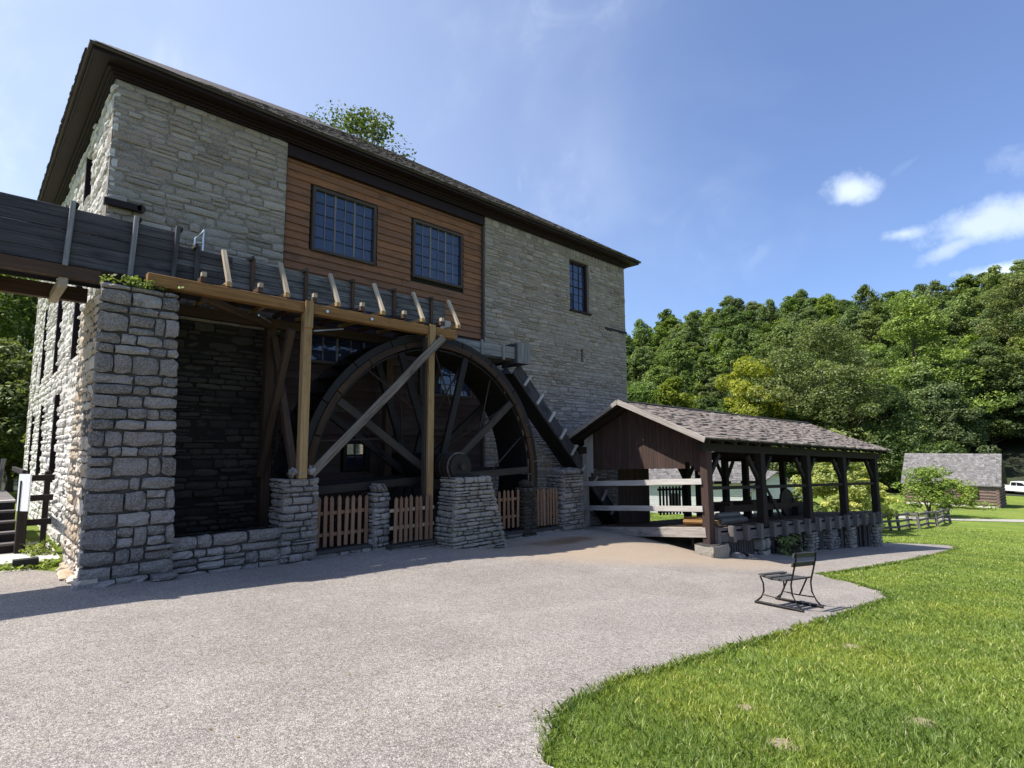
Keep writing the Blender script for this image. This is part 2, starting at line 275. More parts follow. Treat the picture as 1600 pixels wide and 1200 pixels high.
# ------------------------------------------------------------------ object helpers
def tag(o, label=None, cat=None, group=None, kind=None):
    if label: o['label'] = label
    if cat: o['category'] = cat
    if group: o['group'] = group
    if kind: o['kind'] = kind
    return o
def thing(name, label, cat, loc, group=None):
    o = bpy.data.objects.new(name, None); COL.objects.link(o); o.location = loc; o.empty_display_size = .2
    o['_w'] = list(loc); return tag(o, label, cat, group)
def wloc(o):
    p = Vector((0,0,0))
    while o is not None: p += o.location; o = o.parent
    return p
def mesh_np(name, V, Fc, mat, grain=None, lr=None, smooth=False):
    me = bpy.data.meshes.new(name); V = np.asarray(V, np.float32)
    if isinstance(Fc, np.ndarray) and Fc.ndim == 2:
        k = Fc.shape[1]; me.vertices.add(len(V)); me.vertices.foreach_set('co', V.ravel())
        me.loops.add(Fc.size); me.loops.foreach_set('vertex_index', Fc.astype(np.int32).ravel())
        me.polygons.add(len(Fc)); me.polygons.foreach_set('loop_start', np.arange(0, Fc.size, k, dtype=np.int32)); me.update(calc_edges=True)
    else: me.from_pydata([tuple(map(float, v)) for v in V], [], Fc)
    if grain is not None:
        a = me.attributes.new('grain', 'FLOAT_VECTOR', 'POINT'); a.data.foreach_set('vector', np.asarray(grain, np.float32).ravel())
    if lr is not None:
        a = me.attributes.new('lr', 'FLOAT', 'POINT'); a.data.foreach_set('value', np.asarray(lr, np.float32))
    for mm in (mat if isinstance(mat, list) else [mat]): me.materials.append(mm)
    if smooth: me.polygons.foreach_set('use_smooth', [True]*len(me.polygons))
    return me
class MB:
    def __init__(s): s.v = []; s.f = []; s.g = []
    def add(s, vs, fs, gs):
        b = len(s.v); off = np.array([random.uniform(0,50) for _ in range(3)])
        s.v += [tuple(v) for v in vs]; s.f += [tuple(b+i for i in f) for f in fs]; s.g += [tuple(np.array(g)+off) for g in gs]; return s
    def beam(s, p0, p1, wd, ht, upv=(0,0,1), ch=None, wob=0, w1=None, h1=None, seg=1):
        p0 = np.array(p0, float); p1 = np.array(p1, float); d = p1-p0; L = np.linalg.norm(d); d = d/L
        u = np.array(upv, float)
        if abs(u@d) > .98: u = np.array((0,1,0)) if abs(d[2]) > .9 else np.array((0,0,1))
        sd = _n(np.cross(d, u)); u = np.cross(sd, d)
        if ch is None: ch = min(.008, wd*.15, ht*.15)
        w1 = wd if w1 is None else w1; h1 = ht if h1 is None else h1; vs, gs = [], []
        for k in range(seg+1):
            t = k/seg; W = wd+(w1-wd)*t; H = ht+(h1-ht)*t; c = p0+d*L*t + (sd*random.uniform(-wob,wob)+u*random.uniform(-wob,wob) if wob else 0)
            for a, b in ((-W/2+ch,-H/2),(W/2-ch,-H/2),(W/2,-H/2+ch),(W/2,H/2-ch),(W/2-ch,H/2),(-W/2+ch,H/2),(-W/2,H/2-ch),(-W/2,-H/2+ch)):
                vs.append(c+sd*a+u*b); gs.append((L*t, a, b))
        fs = []
        for k in range(seg):
            for j in range(8):
                a = k*8+j; b = k*8+(j+1) % 8; fs.append((a, b, b+8, a+8))
        fs.append(tuple(reversed(range(8)))); fs.append(tuple(range(seg*8, seg*8+8)))
        return s.add(vs, fs, gs)
    def box(s, x0, x1, y0, y1, z0, z1, ax=0, ch=None):
        c = [(x0+x1)/2, (y0+y1)/2, (z0+z1)/2]
        if ax == 0: return s.beam((x0,c[1],c[2]), (x1,c[1],c[2]), abs(y1-y0), abs(z1-z0), (0,0,1), ch)
        if ax == 1: return s.beam((c[0],y0,c[2]), (c[0],y1,c[2]), abs(x1-x0), abs(z1-z0), (0,0,1), ch)
        return s.beam((c[0],c[1],z0), (c[0],c[1],z1), abs(x1-x0), abs(y1-y0), (0,1,0), ch)
    def tube(s, pts, r, n=8, r1=None):
        pts = [np.array(p, float) for p in pts]; vs, gs = [], []; L = 0; K = len(pts)
        for k, p in enumerate(pts):
            d = _n(pts[min(k+1,K-1)]-pts[max(k-1,0)]); u = np.array((0,0,1.)) if abs(d[2]) < .9 else np.array((1.,0,0))
            a = _n(np.cross(d, u)); b = np.cross(a, d); rr = r if r1 is None else r+(r1-r)*k/(K-1)
            if k: L += np.linalg.norm(p-pts[k-1])
            for j in range(n):
                th = 2*math.pi*j/n; vs.append(p+a*rr*math.cos(th)+b*rr*math.sin(th)); gs.append((L, rr*math.cos(th), rr*math.sin(th)))
        fs = [(k*n+j, k*n+(j+1) % n, (k+1)*n+(j+1) % n, (k+1)*n+j) for k in range(K-1) for j in range(n)]
        fs.append(tuple(reversed(range(n)))); fs.append(tuple(range((K-1)*n, K*n))); return s.add(vs, fs, gs)
    def poly(s, pts, thick):                      # a flat polygon given thickness along vector
        n = len(pts); pts = [np.array(p, float) for p in pts]; t = np.array(thick, float)
        vs = pts+[p+t for p in pts]; fs = [tuple(range(n)), tuple(reversed(range(n, 2*n)))]+[(i, i+n, (i+1) % n+n, (i+1) % n) for i in range(n)]
        return s.add(vs, fs, [tuple(v) for v in vs])
    def build(s, name, mat, parent=None, label=None, kind=None, smooth=False, mats=None):
        o_ = np.array(wloc(parent)) if parent else (np.array(s.v).min(0)+np.array(s.v).max(0))/2*np.array([1,1,0])+np.array([0,0,np.array(s.v)[:,2].min()])
        V = np.array(s.v)-o_; me = mesh_np(name, V, s.f, mat, grain=s.g, smooth=smooth)
        o = bpy.data.objects.new(name, me); COL.objects.link(o)
        if parent: o.parent = parent
        else: o.location = o_
        return tag(o, label, None, None, kind)
# ------------------------------------------------------------------ terrain
CT = np.array([(0,0,.95),(3,3,.72),(-10,0,1.0),(0,-10,1.1),(12,-12,.3),(30,-30,-1.2),(1.36,10.4,.55),(-2,11,.58),(1,15,.52),(0,25,.5),(-12,16,.7),(4.4,10.4,.42),
  (6.5,10.5,.42),(7.6,9.8,.38),(9.4,9.8,.18),(13.3,10.6,.12),(14.3,7.0,-.34),(17,6.6,-.62),(20,6.3,-.85),(25.3,5.9,-1.3),(9.0,3.4,.15),(5,6,.47),(11.5,7,.02),(17,2,-.45),
  (15,15,-.2),(25,14,-1.5),(46,8,-2.9),(73,9,-3.7),(102,6,-4.4),(60,-30,-3.6),(100,-40,-4.6),(50,35,-3.3),(80,60,-4.2),(20,40,-1),(0,50,0),(-30,40,1),(-30,-30,1.5),(38,2,-2.2),(12.6,9.3,.12),(28,3.5,-1.5)])
def _phi(r): return np.where(r > 0, r*r*np.log(r+1e-9), 0.)
_K = _phi(np.hypot(CT[:,0,None]-CT[:,0], CT[:,1,None]-CT[:,1]))+np.eye(len(CT))*.05; _P = np.c_[np.ones(len(CT)), CT[:,:2]]
_A = np.block([[_K, _P], [_P.T, np.zeros((3,3))]]); _W = np.linalg.solve(_A, np.r_[CT[:,2], 0,0,0])
# silhouette of the wooded hill: bearing from +Y (deg) -> elevation of its crest
RID = np.array([(-180,0),(-60,6),(-45,14),(-10,14),(20,16),(50,23),(56,25),(60,29),(64,34),(67,35),(69,34),(72,34),(76,33),(80,31),(85,35),(92,39),(105,36),(120,25),(140,5),(180,0)])
def sm(a, b, x): t = np.clip((x-a)/(b-a), 0, 1); return t*t*(3-2*t)
def terr(x, y, pit=True):
    x = np.asarray(x, float); y = np.asarray(y, float); sh = x.shape; xf, yf = x.ravel(), y.ravel()
    z = np.empty(len(xf))
    for i in range(0, len(xf), 20000):
        a, b = xf[i:i+20000], yf[i:i+20000]; a2 = np.clip(a, -40, 110); b2 = np.clip(b, -45, 62)
        z[i:i+20000] = _phi(np.hypot(a2[:,None]-CT[:,0], b2[:,None]-CT[:,1]))@_W[:-3]+_W[-3]+_W[-2]*a2+_W[-1]*b2
    r = np.hypot(xf, yf); ph = np.degrees(np.arctan2(xf, yf)); crest = np.interp(ph, RID[:,0], RID[:,1])
    base = np.interp(ph, [-180,-90,0,40,60,180], [55,45,45,75,100,110]); k = sm(base, base+110, r)
    far = np.clip(z, -6, 2); z = z*(1-sm(60,120,r))+far*sm(60,120,r); z = z+(crest-z)*k
    if pit: z = z-1.1*sm(2.35,2.7,xf)*(1-sm(13.0,13.4,xf))*sm(10.75,10.95,yf)*(1-sm(12.7,12.85,yf))
    return z.reshape(sh)
def T(x, y): return float(terr(np.array([x]), np.array([y]), False)[0])
def onground(px, py):                           # where a sight line meets the terrain
    r = ray(px, py); ts = np.geomspace(1, 400, 3000); z = terr(r[0]*ts, r[1]*ts, False); k = np.argmax(EYE+r[2]*ts < z)
    return (float(r[0]*ts[k]), float(r[1]*ts[k]))
M['lawn'] = lawn_mat()
def rings():                                   # one sheet: fine near the viewer, coarse towards the horizon
    xs = np.r_[-900,-500,-300,-200,-150,-110,-80,-60,-45,-30,-22,-16,-12,np.arange(-9,34,.25),np.arange(34,60,1.),np.arange(60,260,5.),300,400,600,1000,1500]
    ys = np.r_[-900,-500,-300,-200,-120,-80,-50,-35,-25,-18,-12,-8,np.arange(-6,16,.25),np.arange(16,40,1.),np.arange(40,260,5.),300,400,600,1000,1500]
    X, Y = np.meshgrid(xs, ys); Z = terr(X, Y); V = np.c_[X.ravel(), Y.ravel(), Z.ravel()]
    nx = len(xs); i = np.arange((len(ys)-1)*(nx-1)); r, c = i//(nx-1), i % (nx-1); a = r*nx+c
    Fc = np.c_[a, a+1, a+nx+1, a+nx]
    me = mesh_np('ground', V, Fc, [M['lawn'], M['hill']], smooth=True)
    cen = V[Fc].mean(1); rr = np.hypot(cen[:,0], cen[:,1]); ph = np.degrees(np.arctan2(cen[:,0], cen[:,1])); base = np.interp(ph, [-180,-90,0,40,60,180], [55,45,45,75,100,110])
    me.polygons.foreach_set('material_index', (rr > base-2).astype(np.int32))
    o = bpy.data.objects.new('ground', me); COL.objects.link(o); tag(o, kind='structure')
rings()
def drape(name, poly, mat, dz, step=.3, kind='structure'):
    P = [Vector(p) for p in poly]; n = len(P); arr = np.array(poly)
    dense = []
    for i in range(n):
        a, b = arr[i], arr[(i+1) % n]; k = max(1, int(np.hypot(*(b-a))/step))
        dense += [a+(b-a)*j/k for j in range(k)]
    n = len(dense); pts = [Vector(p) for p in dense]; edges = [(i, (i+1) % n) for i in range(n)]
    x0, y0 = arr.min(0); x1, y1 = arr.max(0)
    g = [(x, y) for x in np.arange(math.floor(x0), x1, step) for y in np.arange(math.floor(y0), y1, step)]
    if g:
        D = np.array(dense); G = np.array(g)
        far = np.array([np.min(np.hypot(D[:,0]-a, D[:,1]-b)) > step*.4 for a, b in G]); ins = inside(G, arr)
        pts += [Vector(p) for p in G[far & ins]]
    r = delaunay_2d_cdt(pts, edges, [], 1, 1e-4); V2 = np.array([tuple(v) for v in r[0]])
    V = np.c_[V2, terr(V2[:,0], V2[:,1], False)+dz]; fc = [list(f) for f in r[2]]
    me = mesh_np(name, V, fc, mat, smooth=True); o = bpy.data.objects.new(name, me); COL.objects.link(o); return tag(o, kind=kind)
def inside(G, poly):
    x, y = G[:,0], G[:,1]; c = np.zeros(len(G), bool); n = len(poly)
    for i in range(n):
        (x0,y0), (x1,y1) = poly[i], poly[(i+1) % n]
        if y0 == y1: continue
        c ^= ((y0 > y) != (y1 > y)) & (x < (x1-x0)*(y-y0)/(y1-y0)+x0)
    return c
edge = [onground(*p) for p in [(843,1199),(845,1160),(862,1128),(900,1098),(960,1070),(1050,1043),(1120,1024),(1200,1000),(1290,972),(1360,948),(1388,936),(1382,927),(1340,915),(1300,905),(1280,899),(1340,891),(1420,877),(1470,866),(1495,858),(1488,853),(1430,850),(1382,849)]]
edge = [(float(a), float(b)) for a, b in edge]
_e = np.array(edge); _o = []; _r = np.random.default_rng(31)
for _a, _b in zip(_e[:-1], _e[1:]):
    _k = max(1, int(np.hypot(*(_b-_a))/.12)); _o += [_a+(_b-_a)*j/_k for j in range(_k)]
_o = np.array(_o+[_e[-1]]); _t = np.arange(len(_o)); _w = (np.sin(_t*.9)+np.sin(_t*.37+1)+np.sin(_t*2.1+2)+_r.normal(0,.7,len(_o)))*.016
edge = [tuple(map(float, p)) for p in _o+np.c_[_w, -_w]]
PAVE = [(-9,-6),(2.2,-6),(2.3,0),(2.5,1.6)]+edge+[(25.5,7),(19,12.74),(13.3,12.5),(13.3,10.86),(7.6,10.9),(2.4,10.9),(1.7,11.5),(1.0,12.7),(-3,12.6),(-9,12)]
drape('pavement', PAVE, M['pave'], .022, .3)
drape('gravel_strip', [(-6,12.75),(1.0,12.75),(1.5,13.4),(1.55,16.5),(-6,16.5)], M['gravel'], .02, .4)
pth = [onground(*p) for p in [(1350,798),(1400,810),(1500,814),(1600,816.5),(1640,817)]]+[onground(*p) for p in [(1640,813),(1600,812.5),(1500,811),(1420,807.5),(1350,796)]]
drape('footpath', [(float(a), float(b)) for a, b in pth], M['path'], .03, 1.0)
# ------------------------------------------------------------------ stones
def stone_proto(k, rough):
    r = np.random.default_rng(100+k); nx, nz = 4, 3; V = []; 
    xs = np.linspace(-.5,.5,nx+1); zs = np.linspace(-.5,.5,nz+1)
    for j, z in enumerate(zs):
        for i, x in enumerate(xs):
            e = (i in (0,nx)) + (j in (0,nz)); y = -.5+e*.15+r.uniform(-.14,.14)*rough*2+(r.uniform(0,.12) if e == 2 else 0)
            xx = x+(r.uniform(-.05,.05) if 0 < i < nx else -np.sign(x)*r.uniform(0,.05)); zz = z+(r.uniform(-.07,.07) if 0 < j < nz else -np.sign(z)*r.uniform(0,.10)*(1+.9*(e == 2)))
            V.append((xx, y, zz))
    n = len(V); F_ = [(j*(nx+1)+i, j*(nx+1)+i+1, (j+1)*(nx+1)+i+1, (j+1)*(nx+1)+i) for j in range(nz) for i in range(nx)]
    ring = list(range(nx+1))+[(nx+1)*(j+1)+nx for j in range(nz)]+[(nx+1)*nz+nx-1-i for i in range(nx)]+[(nx+1)*(nz-j-1) for j in range(nz-1)]
    for i in ring: V.append((V[i][0]*1.0, .5, V[i][2]*1.0))
    m = len(ring); F_ += [(ring[(i+1) % m], ring[i], n+i, n+(i+1) % m) for i in range(m)]
    return np.array(V), F_
PROT = [stone_proto(k, .16) for k in range(12)]; PROT_R = [stone_proto(k+20, .42) for k in range(12)]
_pm = {}
def proto_mesh(k, mat, rough):
    key = (k, mat, rough)
    if key not in _pm: _pm[key] = mesh_np('stone_block', (PROT_R if rough else PROT)[k][0], (PROT_R if rough else PROT)[k][1], M[mat])
    return _pm[key]
def layout(u0, u1, z0, z1, sw, sh, holes=(), top=None, seed=0, wild=.35):
    r = random.Random(seed); out = []; z = z0
    while z < z1-.02:
        h = min(sh*r.uniform(.6,1.5), z1-z); h = z1-z if z1-z-h < sh*.35 else h; u = u0
        while u < u1-.01:
            wd = sw*r.uniform(.45,1.75); wd = u1-u if u1-u-wd < sw*.35 else wd
            cu, cz = u+wd/2, z+h/2
            segs = [(u, u+wd)]
            for (a, b, c, d) in holes:
                if z+h*.5 > c and z+h*.5 < d:
                    ns = []
                    for (s0, s1) in segs:
                        if s1 <= a or s0 >= b: ns.append((s0, s1))
                        else:
                            if a-s0 > .05: ns.append((s0, a))
                            if s1-b > .05: ns.append((b, s1))
                    segs = ns
            for s0, s1 in segs:
                if r.random() < wild*.5 and h > sh*.9 and s1-s0 > .12:
                    q = r.uniform(.35,.65); out.append((s0, s1, z, z+h*q)); out.append((s0, s1, z+h*q, z+h))
                else: out.append((s0, s1, z, z+h))
            u += wd
        z += h
    return out
def stones(parent, face, cells, mat, gap=.012, depth=.10, proud=.02, rough=False, keep=300, mapf=None, seed=0, name='stone', jit=1.0):
    """face: (origin, angle) - wall plane; cells in (u,z). Outward normal = -Y rotated by angle about Z."""
    r = random.Random(seed+5); (ox, oy), ang = face; ca, sa = math.cos(ang), math.sin(ang); P0 = wloc(parent); rest = []
    order = []
    for c in cells:
        u, z = (c[0]+c[1])/2, (c[2]+c[3])/2; x, y = ox+ca*u, oy+sa*u; sz = (c[1]-c[0])*(c[3]-c[2]); order.append((sz/(x*x+y*y+(z-EYE)**2), c))
    order.sort(key=lambda q: -q[0])
    for idx, (_, c) in enumerate(order):
        s0, s1, z0, z1 = c; u = (s0+s1)/2; z = (z0+z1)/2; off = proud*r.uniform(-.6,1.4)*jit
        tilt = r.uniform(-.03,.03)*jit; dy = depth/2-off
        if mapf: u, z, off2, sx = mapf(u, z); dy += off2
        else: sx = 1
        x, y = ox+ca*u-sa*dy, oy+sa*u+ca*dy; S = (max(.02,(s1-s0)*sx-gap), depth+.001, max(.02,z1-z0-gap)); k = r.randrange(12); flip = r.random() < .5
        if idx < keep:
            o = bpy.data.objects.new(name, proto_mesh(k, mat, rough)); COL.objects.link(o); o.parent = parent
            o.location = (x-P0.x, y-P0.y, z-P0.z); o.rotation_euler = (0, tilt, ang); o.scale = S
        else: rest.append((k, x, y, z, tilt, S))
    if rest:
        Vs, Fs, b = [], [], 0
        for k, x, y, z, tilt, S in rest:
            V = (PROT_R if rough else PROT)[k][0]*np.array(S); ct, st = math.cos(tilt), math.sin(tilt)
            V = np.c_[V[:,0]*ct+V[:,2]*st, V[:,1], -V[:,0]*st+V[:,2]*ct]; V = np.c_[V[:,0]*ca-V[:,1]*sa+x, V[:,0]*sa+V[:,1]*ca+y, V[:,2]+z]-np.array(P0)
            Vs.append(V); Fs += [tuple(b+i for i in f) for f in (PROT_R if rough else PROT)[k][1]]; b += len(V)
        me = mesh_np('small_stones', np.vstack(Vs), Fs, M[mat]); o = bpy.data.objects.new('small_stones', me); COL.objects.link(o); o.parent = parent; tag(o, kind='stuff')
# ------------------------------------------------------------------ the mill
YW = 12.75; XL, XR = 1.66, 18.96; YB = 26.3; ZE = 9.80; SX0, SX1 = 5.06, 11.34
mill = thing('stone_mill', 'three storey stone mill with orange clapboard bay above the water wheel', 'mill', (10, YW, .3))
def wallpanel(name, mat, ax, c, u0, u1, z0, z1, holes, thick, parent):
    us = sorted({u0, u1, *[h[0] for h in holes], *[h[1] for h in holes]}); zs = sorted({z0, z1, *[h[2] for h in holes], *[h[3] for h in holes]}); b = MB()
    for i in range(len(us)-1):
        for j in range(len(zs)-1):
            cu, cz = (us[i]+us[i+1])/2, (zs[j]+zs[j+1])/2
            if any(h[0] < cu < h[1] and h[2] < cz < h[3] for h in holes): continue
            if ax == 'x': b.box(us[i], us[i+1], c, c+thick, zs[j], zs[j+1], 0, 0)
            else: b.box(c, c+thick, us[i], us[i+1], zs[j], zs[j+1], 1, 0)
    return b.build(name, mat, parent)
W1 = (5.76, 7.53, 7.36, 9.0); W2 = (8.71, 10.51, 7.32, 9.0); W3 = (15.47, 16.60, 7.52, 9.42); SL = (16.05, 16.19, 5.60, 6.12)
LW1 = (5.72, 8.1, 4.60, 5.45); LW2 = (9.0, 10.9, 4.0, 5.3); LD = (6.75, 7.45, 2.0, 2.75)
Z0 = -1.2
wallpanel('wall', M['mortar'], 'x', YW+.02, XL, SX0, 5.2, ZE, [], .5, mill); wallpanel('wall', M['mortar_wet_shaded'], 'x', YW+.02, XL, SX0, Z0, 5.2, [], .5, mill)
wallpanel('wall', M['mortar'], 'x', YW+.02, SX1, XR, Z0, ZE, [W3, SL], .5, mill)
wallpanel('wall', M['dark'], 'x', YW+.20, SX0, SX1, Z0, ZE, [W1, W2, LW1, LW2, LD], .1, mill)
LWIN = [(17.48,18.5,1.72,3.95),(20.9,21.9,1.72,3.85),(24.0,24.7,1.72,3.8),(15.2,16.1,4.6,7.0),(18.6,19.6,4.6,7.0),(15.2,16.1,8.15,9.45),(18.9,19.8,8.15,9.45),(22.4,23.3,8.15,9.45),(22.2,23.1,4.6,7.0)]
wallpanel('wall', M['mortar_pale_sunlit'], 'y', XL+.02, YW+.52, YB, Z0, ZE, LWIN, .45, mill)
wallpanel('wall', M['mortar'], 'y', XR-.47, YW+.52, YB, Z0, ZE, [], .45, mill)
BW = [(12,13.4,3.2,5.0),(16.5,17.6,2.9,4.6),(28,28.1,8,9)]
wallpanel('wall', M['mortar'], 'x', YB, XL, XR, Z0, ZE, [(8.9,10.4,11,11.2),(13.2,15.0,2.2,3.4)][1:], .4, mill)
# stones on the facade: left section, its wet foot with pit shade in the colour, right section, left side
cl = layout(XL, SX0, 5.2, ZE, .40, .138, seed=1, wild=.45); cw = layout(XL, SX0, -.5, 5.2, .36, .13, seed=2); cr = layout(SX1, XR, -.3, ZE-.24, .36, .112, [W3, SL], seed=3, wild=.45)
allc = [(c, 'stone') for c in cl+cr]
def fsz(c): x = (c[0]+c[1])/2; return -(c[1]-c[0])*(c[3]-c[2])/(x*x+YW*YW)
allc.sort(key=lambda q: fsz(q[0])); big = [q[0] for q in allc[:235]]; small = [q[0] for q in allc[235:]]
stones(mill, ((0, YW), 0), big, 'stone', gap=.009, proud=.014, keep=999, seed=1, jit=1.5); stones(mill, ((0, YW), 0), small, 'stone', gap=.009, proud=.014, keep=0, seed=2, jit=1.5)
stones(mill, ((0, YW), 0), cw, 'stone_wet_shaded', keep=0, seed=3, rough=True, proud=.035, jit=1.5)
b = MB()                                              # soldier course over the right window
cells = [(14.9+i*.115, 14.9+(i+1)*.115-.004, ZE-.235, ZE-.005) for i in range(int((XR-14.9)/.115))]+[(SX1+i*.3, SX1+(i+1)*.3, ZE-.235, ZE-.005) for i in range(int((14.9-SX1)/.3)+1) if SX1+(i+1)*.3 < 14.92]
stones(mill, ((0, YW), 0), cells, 'stone', keep=0, seed=4)
# left side wall faces -X: u runs along -Y
cs = layout(-YB, -YW, 0.2, ZE, .42, .14, [(-h[1], -h[0], h[2], h[3]) for h in LWIN], seed=5)
stones(mill, ((XL, 0), -math.pi/2), cs, 'stone_pale_sunlit', keep=50, proud=.035, rough=True, seed=6)
# cornice: stepped mouldings round all four sides, soffit and gutter board
def ringboard(name, off, th, z0, z1, mat):
    x0, x1, y0, y1 = XL-off, XR+off, YW-off, YB+.4+off
    for (a, c, ax) in (((x0,x1), (y0,y0+th), 0), ((x0,x1), (y1-th,y1), 0), ((x0,x0+th), (y0+th,y1-th), 1), ((x1-th,x1), (y0+th,y1-th), 1)):
        MB().box(a[0], a[1], c[0], c[1], z0, z1, ax, .004).build(name, mat, mill)
ringboard('frieze_board', .05, .05, 9.80, 9.965, M['trim'])
ringboard('bed_moulding', .10, .05, 9.84, 9.90, M['trim'])
ringboard('bed_moulding', .16, .06, 9.90, 9.965, M['trim'])
ringboard('soffit', .40, .35, 9.967, 9.995, M['trim'])
ringboard('fascia_board', .43, .03, 9.955, 10.055, M['trim'])
ringboard('crown_moulding', .47, .04, 10.015, 10.07, M['trim'])
MB().box(SX0+.01, SX1-.01, YW+.03, YW+.17, 9.52, 9.80, 0).build('lintel_beam', M['trim'], mill)
# hip roof
def hip():
    o = .50; x0, x1, y0, y1 = XL-o, XR+o, YW-o, YB+.4+o; z = 10.075; pit = math.tan(math.radians(33.6)); half = (y1-y0)/2; ym = (y0+y1)/2; zr = z+half*pit
    b = MB(); A, B, C, D, E1, E2 = (x0,y0,z), (x1,y0,z), (x1,y1,z), (x0,y1,z), (x0+half,ym,zr), (x1-half,ym,zr)
    vs = [A,B,C,D,E1,E2]; vs2 = [(p[0],p[1],p[2]-.05) for p in (A,B,C,D)]
    b.add(vs+vs2, [(0,1,5,4),(1,2,5),(2,3,4,5),(3,0,4),(9,8,7,6),(0,6,7,1),(1,7,8,2),(2,8,9,3),(3,9,6,0)], [(v[0],v[1],v[2]) for v in vs+vs2])
    rf = b.build('roof', M['shingle_dark'], mill)
    V, Fs, G, k = [], [], [], 0; r = random.Random(3); d = math.hypot(1, pit); sl = (1/d, pit/d)
    for side in (0, 1):
        n = int(half*d/.16)
        for j in range(n):
            s = j*.16-.03; a0 = (x0 if side == 0 else y0)+s/d+.10; a1 = (x1 if side == 0 else y1)-s/d-.10; a0 += .25*side
            a = a0
            while a < a1-.04:
                wd = min(r.uniform(.09,.2), a1-a); t = r.uniform(.008,.022)*(1 if a > a0+1.5 else .3); L = .30; q = s-r.uniform(0,.02)
                pts = []
                for (aa, ss, hh) in ((a,q,.006),(a+wd-.006,q,.006),(a+wd-.006,q+L,.0),(a,q+L,.0),(a,q,.006+t),(a+wd-.006,q,.006+t),(a+wd-.006,q+L,.012),(a,q+L,.012)):
                    yy = ss*sl[0]-hh*sl[1]; zz = z+ss*sl[1]+hh*sl[0]+.002
                    pts.append((aa, y0+yy, zz) if side == 0 else (x0+yy, aa, zz))
                V += pts; Fs += [tuple(k+i for i in f) for f in ((0,1,5,4),(4,5,6,7),(1,2,6,5),(3,0,4,7),(2,3,7,6),(0,3,2,1))]; ro = r.uniform(0,50)
                G += [(p[1]*1.2+ro, p[0]+ro, ro) for p in pts]; k += 8; a += wd
    P0 = np.array(wloc(rf)); me = mesh_np('shingles', np.array(V)-P0, Fs, M['shingle_dark'], grain=G)
    o2 = bpy.data.objects.new('shingles', me); COL.objects.link(o2); o2.parent = rf; tag(o2, kind='stuff')
hip()
# clapboards
def clap(x0, x1, z, h, y, mat, lab=None):
    b = MB(); t = .018; ya = y-.046; 
    x0 += .004; x1 -= .004; zz = [random.uniform(-.004,.004) for _ in range(2)]
    vs = [(x0,ya,z+zz[0]),(x1,ya,z+zz[1]),(x1,y+.02,z+.0),(x0,y+.02,z+0),(x0,y-.006,z+h+.018),(x1,y-.006,z+h+.018),(x1,y+.02,z+h+.018),(x0,y+.02,z+h+.018)]
    b.add(vs, [(0,1,5,4),(1,2,6,5),(2,3,7,6),(3,0,4,7),(4,5,6,7),(3,2,1,0)], [(v[0]*1.0, v[1], v[2]) for v in vs]); return b.build('clapboard', mat, mill)
z = -.3; H = .187
while z < 9.48:
    h = min(H, 9.5-z); holes = [hh for hh in (W1, W2, LW1, LW2, LD) if z+h > hh[2]+.03 and z < hh[3]-.03]; xs = [SX0]
    for hh in sorted(holes): xs += [hh[0]-.05, hh[1]+.05]
    xs.append(SX1)
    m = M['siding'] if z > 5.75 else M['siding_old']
    for i in range(0, len(xs), 2):
        a, c = xs[i], xs[i+1]
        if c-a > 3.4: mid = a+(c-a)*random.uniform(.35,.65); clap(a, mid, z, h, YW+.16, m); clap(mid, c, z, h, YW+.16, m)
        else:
            mm = M['siding_sunlit'] if (9.2 < c and z < 4.0 and z > 2.4 and random.random() < .9) else m  # lighter boards low at the right paint a patch of sunlight
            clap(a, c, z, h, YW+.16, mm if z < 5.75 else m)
    z += H
MB().box(SX0+.005, SX0+.03, YW+.06, YW+.14, -.3, 9.5, 2).build('corner_board', M['siding_old'], mill)
MB().box(SX1-.06, SX1-.012, YW+.04, YW+.15, -.3, 9.5, 2).build('corner_board', M['frame'], mill)
MB().box(SX0+.12, SX1-.12, YW+.06, YW+.12, 2.88, 3.0, 0).build('trim_board', M['siding_old'], mill)
def window(W, cols, rows, y, fm, mm, heavy=(), clear=(), fw=.075, parent=None, mid=None, mw=.022, out=.05):
    x0, x1, z0, z1 = W; f = MB().box(x0-.0, x0+fw, y-out, y+.08, z0, z1, 2).box(x1-fw, x1, y-out, y+.08, z0, z1, 2).box(x0+fw, x1-fw, y-out+.002, y+.08, z1-fw, z1, 0).box(x0+fw, x1-fw, y-out+.002, y+.08, z0, z0+fw, 0).build('window', fm, parent)
    a0, a1, c0, c1 = x0+fw, x1-fw, z0+fw, z1-fw; pw, ph = (a1-a0)/cols, (c1-c0)/rows
    for i in range(1, cols):
        wd = .05 if i in heavy else mw; MB().box(a0+i*pw-wd/2, a0+i*pw+wd/2, y+.01, y+.05, c0, c1, 2, .002).build('mullion' if i in heavy else 'glazing_bar', mm, f)
    for j in range(1, rows):
        wd = .05 if j == mid else mw*.8; MB().box(a0, a1, y+.016, y+.048, c0+j*ph-wd/2, c0+j*ph+wd/2, 0, .002).build('glazing_bar', M['muntin_dark'], f)
    for i in range(cols):
        for j in range(rows):
            tx, tz = random.uniform(-.004,.004), random.uniform(-.004,.004); ys = y+.03
            vs = [(a0+i*pw,ys-tx-tz,c0+j*ph),(a0+(i+1)*pw,ys+tx-tz,c0+j*ph),(a0+(i+1)*pw,ys+tx+tz,c0+(j+1)*ph),(a0+i*pw,ys-tx+tz,c0+(j+1)*ph)]
            vs2 = [(v[0], v[1]+.003, v[2]) for v in vs]
            MB().add(vs+vs2, [(0,1,2,3),(7,6,5,4),(0,4,5,1),(1,5,6,2),(2,6,7,3),(3,7,4,0)], vs+vs2).build('pane', M['glass_clear' if (i,j) in clear else 'glass'], f)
    return f
